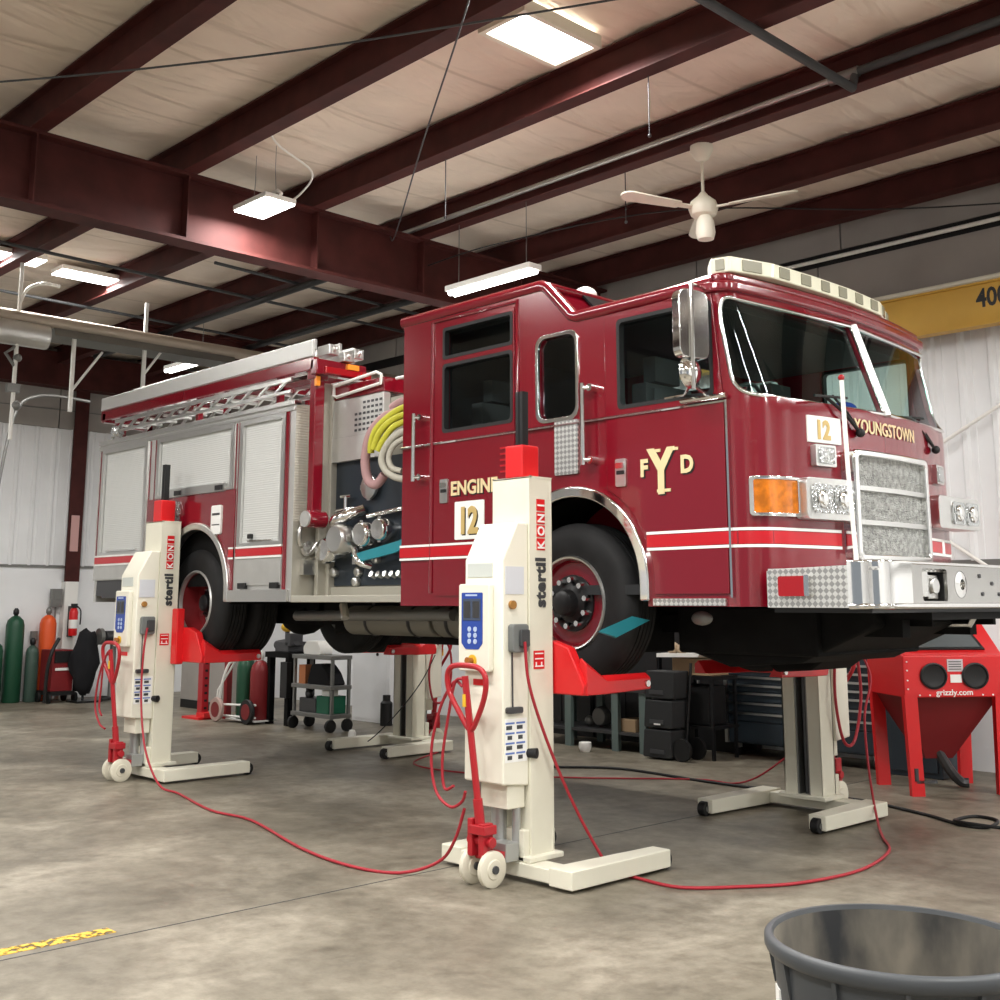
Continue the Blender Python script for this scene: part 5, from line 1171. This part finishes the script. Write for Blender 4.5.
t = thing('tool_bag_stack', 'tall black stack of strapped tool bags on wheels', 'tool bag', (-2.15, 3.9, 0))
for k in range(3):
    b = MB().prism(rpoly([(-2.38 + k * .02, .02 + k * .29), (-2.02 + k * .02, .02 + k * .29), (-2.02 + k * .03, .29 + k * .29), (-2.36 + k * .02, .29 + k * .29)], .02), lambda u, v, w: (u, w, v), 3.75, 4.0).build('bag', mat('bag_black', (.022, .023, .024), .7) if k == 0 else bpy.data.materials['bag_black'], t, bevel=.01)
    MB().box(-2.28, -2.10, 3.742, 3.75, .06 + k * .29, .10 + k * .29).build('bag_strap', DGREY, b)
for y in (3.78, 4.02): MB().cyl((-1.92, y, .11), (-1.92, y + .04, .11), .11, n=20).build('bag_wheel', BLACK, t)
MB().tube([(-1.98, 3.95, .12), (-1.92, 3.98, .95)], .015, 6).build('pull_handle', BLACKM, t)
MB().box(-2.22, -2.14, 3.738, 3.742, .34, .355).build('bag_label', WHITE, t)
t = thing('parts_trolley', 'black two-shelf parts trolley behind the tool bags', 'trolley', (-1.95, 4.2, 0)); MB().box(-2.3, -1.72, 4.06, 4.5, .78, .82).box(-2.3, -1.72, 4.06, 4.5, .3, .33).pieces('trolley_shelf', BLACKM, t)
for x in (-2.28, -1.76):
    for y in (4.07, 4.46): MB().box(x, x + .03, y, y + .03, 0, .8).build('leg', BLACKM, t)
prop(MB().box(-2.22, -1.80, 4.10, 4.4, .335, .72).build('black_crate', BLACK, bevel=.01), 'black crate on the lower trolley shelf', 'crate')
prop(MB().box(-2.22, -1.76, 4.06, 4.4, .825, .99).build('brown_carton', CARDB, bevel=.004), 'brown carton on the parts trolley', 'carton')
prop(MB().prism([(-2.36, 1.0), (-1.88, 1.01), (-1.80, 1.09), (-1.60, 1.11), (-1.60, 1.07), (-1.77, 1.04), (-1.84, .975), (-2.36, .96)], lambda u, v, w: (u, w, v + .035), 3.98, 4.35).build('plastic_sheet', WHITEP), 'bent white plastic sheet lying on the brown carton', 'plastic sheet')
prop(MB().ball((-2.22, 4.08, 1.09), .07, (1, 1, .9)).ball((-2.12, 4.1, 1.08), .06, (1, 1, .9)).build('cloth_gloves', mat('glove_tan', (.4, .3, .2), .8)), 'tan rag heaped on the white plastic sheet', 'rag')

# ------------------------------------------------------------------ left background
t = thing('white_cabinet', 'plain pale grey cabinet seen under the engine, left of the far lift', 'cabinet', (-7.1, 4.2, 0)); MB().box(-7.55, -6.75, 3.95, 4.5, 0, 1.30).build('cabinet_body', WALLP, t, bevel=.006); MB().cyl((-7.0, 3.95, .88), (-7.0, 3.93, .88), .02, n=10).build('door_knob', BLACK, t); MB().box(-7.50, -6.8, 3.945, 3.95, .04, 1.27).build('cabinet_door', WALLP, t)
prop(MB().lathe([(.001, 0), (.08, 0), (.08, .28), (.05, .31), (.05, .38), (.001, .38)], (-6.68, 3.85, 0), 'z', 16).build('black_canister', BLACK, ang=40), 'black canister standing before the pale cabinet', 'canister')
prop(MB().lathe([(.001, 0), (.04, 0), (.045, .12), (.03, .15), (.001, .15)], (-5.4, 2.35, 0), 'z', 12).build('white_bottle', WHITEP, ang=40), 'small white bottle on the floor near the far rear lift', 'bottle')
t = thing('shop_cart', 'grey three-shelf workshop cart on black castors', 'cart', (-6.75, 3.1, 0))
for z in (.16, .50, .86): MB().box(-7.30, -6.45, 2.80, 3.12, z, z + .05).build('shelf', GREYM, t, bevel=.006)
for x in (-7.29, -6.49):
    for y in (2.82, 3.07): MB().box(x, x + .035, y, y + .035, .12, .9).build('upright', GREYM, t); c = MB().cyl((x, y, .075), (x + .04, y, .075), .075, n=16).build('castor', BLACK, t)
prop(MB().prism(rpoly([(-7.13, .91), (-6.77, .91), (-6.77, .99), (-6.85, 1.08), (-7.07, 1.08), (-7.15, 1.0)], .03), lambda u, v, w: (u, w, v), 2.86, 3.05).build('white_case', WHITEP, bevel=.01), 'white moulded case on the cart top', 'case')
prop(MB().box(-6.80, -6.54, 2.84, 3.1, .21, .42).build('green_box', GREENB, bevel=.006), 'green box on the lowest cart shelf', 'box')
prop(MB().box(-6.72, -6.56, 2.86, 3.0, .42, .49).build('white_carton', WHITEP, bevel=.006), 'white carton on top of the green box', 'carton')
prop(MB().prism(rpoly([(-7.05, .55), (-6.52, .55), (-6.62, .70), (-6.75, .80), (-6.95, .80)], .04), lambda u, v, w: (u, w, v), 2.86, 3.08).build('black_sack', BLACKC, bevel=.02), 'black sack on the middle cart shelf', 'sack')
prop(MB().box(-7.22, -7.08, 2.86, 3.0, .55, .78).build('orange_carton', mat('carton_orange', (.55, .2, .08), .6)), 'narrow orange and white carton on the middle cart shelf', 'carton')
prop(MB().box(-7.2, -6.84, 2.86, 3.08, .21, .38).ball((-7.1, 2.95, .42), .06).build('grey_parts', STEELD, bevel=.01), 'dark machine part on the lowest cart shelf', 'machine part')
t = thing('parts_stand', 'cluttered dark machine stand with a yellow cap left of the cart', 'machine', (-7.75, 3.0, 0))
mb = MB().box(-8.0, -7.45, 2.85, 3.3, .85, .92).box(-7.98, -7.9, 2.87, 2.95, 0, .85).box(-7.55, -7.47, 2.87, 2.95, 0, .85).box(-7.98, -7.9, 3.2, 3.28, 0, .85).box(-7.55, -7.47, 3.2, 3.28, 0, .85); mb.build('stand', CHAS, t)
mb = MB().box(-7.85, -7.55, 2.9, 3.2, .92, 1.05).cyl((-7.95, 3.0, 1.0), (-7.5, 3.0, 1.06), .06).box(-7.62, -7.50, 2.9, 3.1, 1.0, 1.16); mb.build('machine_head', STEELD, t, bevel=.01)
MB().cyl((-7.72, 3.0, 1.05), (-7.72, 3.0, 1.2), .03).build('neck', STEELD, t); MB().ball((-7.72, 3.0, 1.24), .085, (1, 1, .8)).build('yellow_cap', YEL, t); MB().box(-7.6, -7.45, 2.83, 2.9, .35, .8).build('side_panel', BLACKM, t)
# hand truck with two gas cylinders
t = thing('gas_hand_truck', 'white-framed hand truck with pink-rimmed wheels', 'hand truck', (-8.4, 2.75, 0))
mb = MB().tube(smooth([(-8.75, 2.62, .10), (-8.68, 2.62, .45), (-8.60, 2.66, .72), (-8.5, 2.7, .80)], 5), .018).tube([(-8.8, 2.6, .02), (-8.76, 2.62, .4), (-8.5, 2.72, .80)], .014).tube([(-8.62, 2.60, .22), (-7.95, 2.70, .24)], .014).tube([(-8.62, 2.60, .08), (-7.95, 2.70, .08)], .014).box(-8.6, -7.9, 2.65, 3.0, .03, .045); mb.build('truck_frame', WHITEP, t)
for x, y in ((-8.62, 2.5), (-8.0, 2.58)):
    w = MB().lathe([(.10, 0), (.15, .0), (.16, .02), (.15, .05), (.10, .05)], (x, y, .16), 'y', 24).build('wheel', mat('pale_tyre', (.45, .32, .28), .6) if x < -8.3 else BLACK, t); MB().lathe([(.001, 0), (.10, .0), (.10, .04), (.001, .04)], (x, y - .005, .16), 'y', 20).build('wheel_disc', DRED, w)
def gas(x, y, r, h, m, label, z=0.0, name='gas_cylinder', cap=None, grp=None):
    t = thing(name, label, 'gas cylinder', (x, y, z), group=grp)
    MB().lathe([(r * .9, 0), (r, .02), (r, h - r * 1.1), (r * .85, h - r * .5), (r * .45, h - r * .1), (.03, h)], (x, y, z), 'z', 24).build('cylinder_body', m, t, ang=50)
    MB().lathe([(.03, 0), (.035, .02), (.045, .03), (.045, .08), (.02, .12), (.001, .12)], (x, y, z + h), 'z', 14).build('valve_cap', cap or BLACKM, t, ang=50)
gas(-8.37, 2.80, .12, .80, GREENC, 'green gas cylinder standing on the hand truck', .045, cap=BRASS)
gas(-8.08, 2.84, .13, .76, DRED, 'dark red gas cylinder standing on the hand truck', .045, cap=WHITEP)
t = thing('red_jack_stand', 'tall red jack post with a foot plate, behind the rear lift', 'jack', (-9.2, 2.65, 0)); MB().box(-9.26, -9.14, 2.6, 2.7, .03, .86).build('post', REDJ, t); MB().box(-9.4, -8.95, 2.45, 2.85, 0, .03).box(-9.1, -8.9, 2.5, 2.7, .03, .09).build('foot_plate', REDF, t)
mb = MB()
for k in range(7): mb.box(-9.135, -9.13, 2.63, 2.67, .12 + k * .1, .15 + k * .1)
mb.build('peg_slots', BLACKM, t)
t = thing('red_jack_stand', 'second red jack post right next to the tall one', 'jack', (-8.98, 2.9, 0)); MB().box(-9.02, -8.94, 2.86, 2.94, 0, .80).build('post', DRED, t); MB().box(-9.1, -8.86, 2.8, 3.0, 0, .03).build('foot_plate', DRED, t)
t = thing('grey_locker', 'grey partition cabinet behind the rear lift', 'cabinet', (-10.2, 3.4, 0)); MB().box(-11.0, -9.7, 3.3, 3.8, .0, 1.25).build('locker_body', WALLG, t); MB().box(-10.98, -9.72, 3.29, 3.3, .0, .12).build('kick_plate', BLACKM, t)

# against the back wall
X = -13.55
gas(-13.5, 1.72, .14, 1.35, GREENC, 'tall green gas cylinder, leftmost against the back wall', grp=None)
gas(-13.45, 1.40, .13, .95, GREENC, 'green gas cylinder cut by the left edge of the picture')
gas(-13.45, 2.00, .10, .88, mat('cylinder_grey_green', (.05, .09, .07), .45), 'short grey-green gas cylinder beside the tall green one')
t = thing('welding_machine', 'red welding machine on a cart against the back wall', 'welder', (-13.1, 2.25, 0))
MB().box(-13.35, -12.9, 2.10, 2.45, .18, .82).build('welder_body', DRED, t, bevel=.01); MB().box(-12.9, -12.885, 2.13, 2.42, .62, .8).build('control_face', BLACKM, t); MB().box(-12.9, -12.885, 2.15, 2.4, .5, .54).build('name_strip', WHITE, t)
MB().box(-13.4, -12.85, 2.08, 2.47, .12, .18).build('cart_tray', BLACKM, t)
for x, y in ((-13.3, 2.05), (-12.9, 2.05), (-13.3, 2.47), (-12.9, 2.47)): MB().cyl((x, y, .08), (x, y + .04, .08), .08, n=16).build('cart_wheel', BLACK, t)
gas(-13.55, 2.27, .13, 1.36, ORANGE, 'orange gas cylinder behind the welding machine', cap=GREYM)
mb = MB().tube(smooth([(-12.75, 2.12, 1.0), (-12.7, 2.0, .8), (-12.72, 1.95, .5), (-12.75, 1.95, .03)], 5), .03); prop(mb.build('welding_cable', BLACK, ang=70), 'black welding cable looped left of the black jacket', 'cable')
def blob(name, c, rad, m, label, cat, n=3, amp=.18):
    bm = bmesh.new(); bmesh.ops.create_icosphere(bm, subdivisions=3, radius=1)
    me = bpy.data.meshes.new(name)
    from mathutils import noise
    for v in bm.verts:
        d = 1 + amp * noise.noise(v.co * 2.2 + Vector(c)); v.co = Vector((c[0] + v.co.x * rad[0] * d, c[1] + v.co.y * rad[1] * d, c[2] + v.co.z * rad[2] * d))
    bm.to_mesh(me); bm.free(); me.materials.append(m); me.polygons.foreach_set('use_smooth', [True] * len(me.polygons))
    o = bpy.data.objects.new(name, me); COL.objects.link(o); return prop(o, label, cat)
t = thing('coat_stand', 'dark stand holding the black jacket beside the welding machine', 'stand', (-12.8, 2.55, 0)); MB().tube([(-12.8, 2.58, .03), (-12.8, 2.58, 1.0)], .02).build('pole', BLACKM, t); MB().box(-13.0, -12.6, 2.4, 2.8, 0, .03).build('foot', BLACKM, t)
blob('black_jacket', (-12.8, 2.58, .60), (.16, .22, .50), BLACKC, 'black jacket draped beside the red welding machine', 'jacket', amp=.35)
t = thing('bench_grinder', 'pedestal bench grinder on a wheeled base by the back wall', 'grinder', (-12.7, 3.0, 0))
MB().cyl((-12.7, 3.0, .03), (-12.7, 3.0, .95), .05).build('pedestal', GREYM, t); mb = MB().cyl((-12.7, 2.85, 1.02), (-12.7, 3.15, 1.02), .09, n=20).build('grinder_motor', STEELD, t, bevel=.01)
for y in (2.74, 3.20): MB().cyl((-12.7, y, 1.02), (-12.7, y + .06, 1.02), .13, n=24).build('grinding_wheel', GREYM, t)
MB().tube([(-12.7, 3.0, .05), (-12.5, 2.75, .04)], .03).tube([(-12.7, 3.0, .05), (-12.5, 3.3, .04)], .03).tube([(-12.7, 3.0, .05), (-13.0, 3.0, .04)], .03).build('foot', BLACKM, t)
MB().box(-12.85, -12.55, 2.8, 3.2, .92, .95).build('mounting_plate', STEELD, t)
t = thing('bench_vise', 'dark vise on a pedestal next to the grinder', 'vise', (-12.3, 3.25, 0)); MB().cyl((-12.3, 3.3, .0), (-12.3, 3.3, .85), .04).build('pedestal', BLACKM, t); MB().box(-12.4, -12.15, 3.15, 3.5, .85, .95).box(-12.36, -12.2, 3.2, 3.27, .95, 1.08).box(-12.36, -12.2, 3.34, 3.42, .95, 1.08).build('jaws', STEELD, t, bevel=.008)
t = thing('fire_extinguisher', 'red fire extinguisher hung under the red wall column', 'fire extinguisher', (-13.42, 2.62, 1.0)); MB().lathe([(.06, 0), (.07, .02), (.07, .38), (.05, .44), (.02, .46)], (-13.40, 2.62, 1.02), 'z', 18).build('bottle', REDF, t, ang=50)
MB().box(-13.43, -13.35, 2.58, 2.66, 1.47, 1.54).tube(smooth([(-13.38, 2.66, 1.5), (-13.36, 2.72, 1.42), (-13.36, 2.72, 1.2)], 4), .012).build('valve_and_hose', BLACKM, t); MB().box(-13.58, -13.46, 2.60, 2.64, 1.0, 1.5).pieces('wall_bracket', BLACKM, t); MB().lathe([(.0705, .12), (.0712, .12), (.0712, .26), (.0705, .26)], (-13.40, 2.62, 1.02), 'z', 18, cap=False).build('label', WHITE, t)
prop(MB().box(-13.68, -13.6, 2.50 - .18, 2.50, 1.48, 1.78).box(-13.6, -13.59, 2.36, 2.46, 1.6, 1.7).build('switch_box', GREYM, bevel=.008), 'grey electrical box on the back wall left of the column', 'electrical box')
pipe('wall_conduit', [(-13.66, 2.42, .3), (-13.66, 2.42, 1.5)], .015, GREYM, 'thin grey conduit below the electrical box')
prop(MB().box(-13.69, -13.62, 2.04, 2.14, .95, 1.1).build('outlet_box', GREYM, bevel=.006), 'small grey outlet box behind the welding machine', 'outlet')
prop(MB().sheet(rrect(2.56, 2.70, 2.4, 3.0, .01), [], lambda u, v, w: (-13.578 + w, u, v), 0, .006).build('red_sign', mat('sign_pale_red', (.6, .35, .33), .5)), 'faded narrow notice on the red wall column', 'sign')

# ------------------------------------------------------------------ waste bin in the foreground
bx, by = 4.02, -3.18
t = thing('waste_bin', 'large round dark grey waste bin cut by the bottom right corner', 'bin', (bx, by, 0))
MB().lathe([(.22, 0), (.225, .01), (.274, .72), (.278, .775), (.292, .78), (.297, .79), (.297, .808), (.290, .815), (.280, .815), (.276, .805)], (bx, by, 0), 'z', 72, cap=False).build('bin_wall', BINM, t, ang=50)
MB().lathe([(.276, .805), (.272, .72), (.216, .03), (.001, .03)], (bx, by, 0), 'z', 72, cap=False).build('bin_lining', BININ, t, ang=50)
mb = MB()
for a in range(0, 360, 30):
    c, s = cos(radians(a)), sin(radians(a)); q = [(.275, -.005), (.275, .005), (.290, .005), (.290, -.005)]
    mb.hexa([(bx + c * u - s * v, by + s * u + c * v, .70) for u, v in ((.274, -.005), (.274, .005), (.277, .005), (.277, -.005))], [(bx + c * u - s * v, by + s * u + c * v, .779) for u, v in q])
mb.pieces('rim_rib', BINM, t)
aa = radians(222)
MB().box(-.025, .025, -.003, .003, 0, .045, M=Matrix.Translation((bx + .272 * cos(aa), by + .272 * sin(aa), .66)) @ Matrix.Rotation(aa + pi / 2, 4, 'Z')).build('bin_label', WHITE, t)
prop(MB().box(-.16, .16, -.02, .02, 0, .02, M=Matrix.Translation((bx + .02, by + .06, .52)) @ Matrix.Rotation(radians(48), 4, 'Z')).build('cardboard_strip', CARDB), 'pale cardboard strip inside the waste bin', 'cardboard')
blob('bin_rubbish', (bx, by, .28), (.19, .19, .24), mat('rubbish_grey', (.2, .19, .16), .8), 'grey crumpled rubbish filling the bottom of the waste bin', 'rubbish', amp=.2)
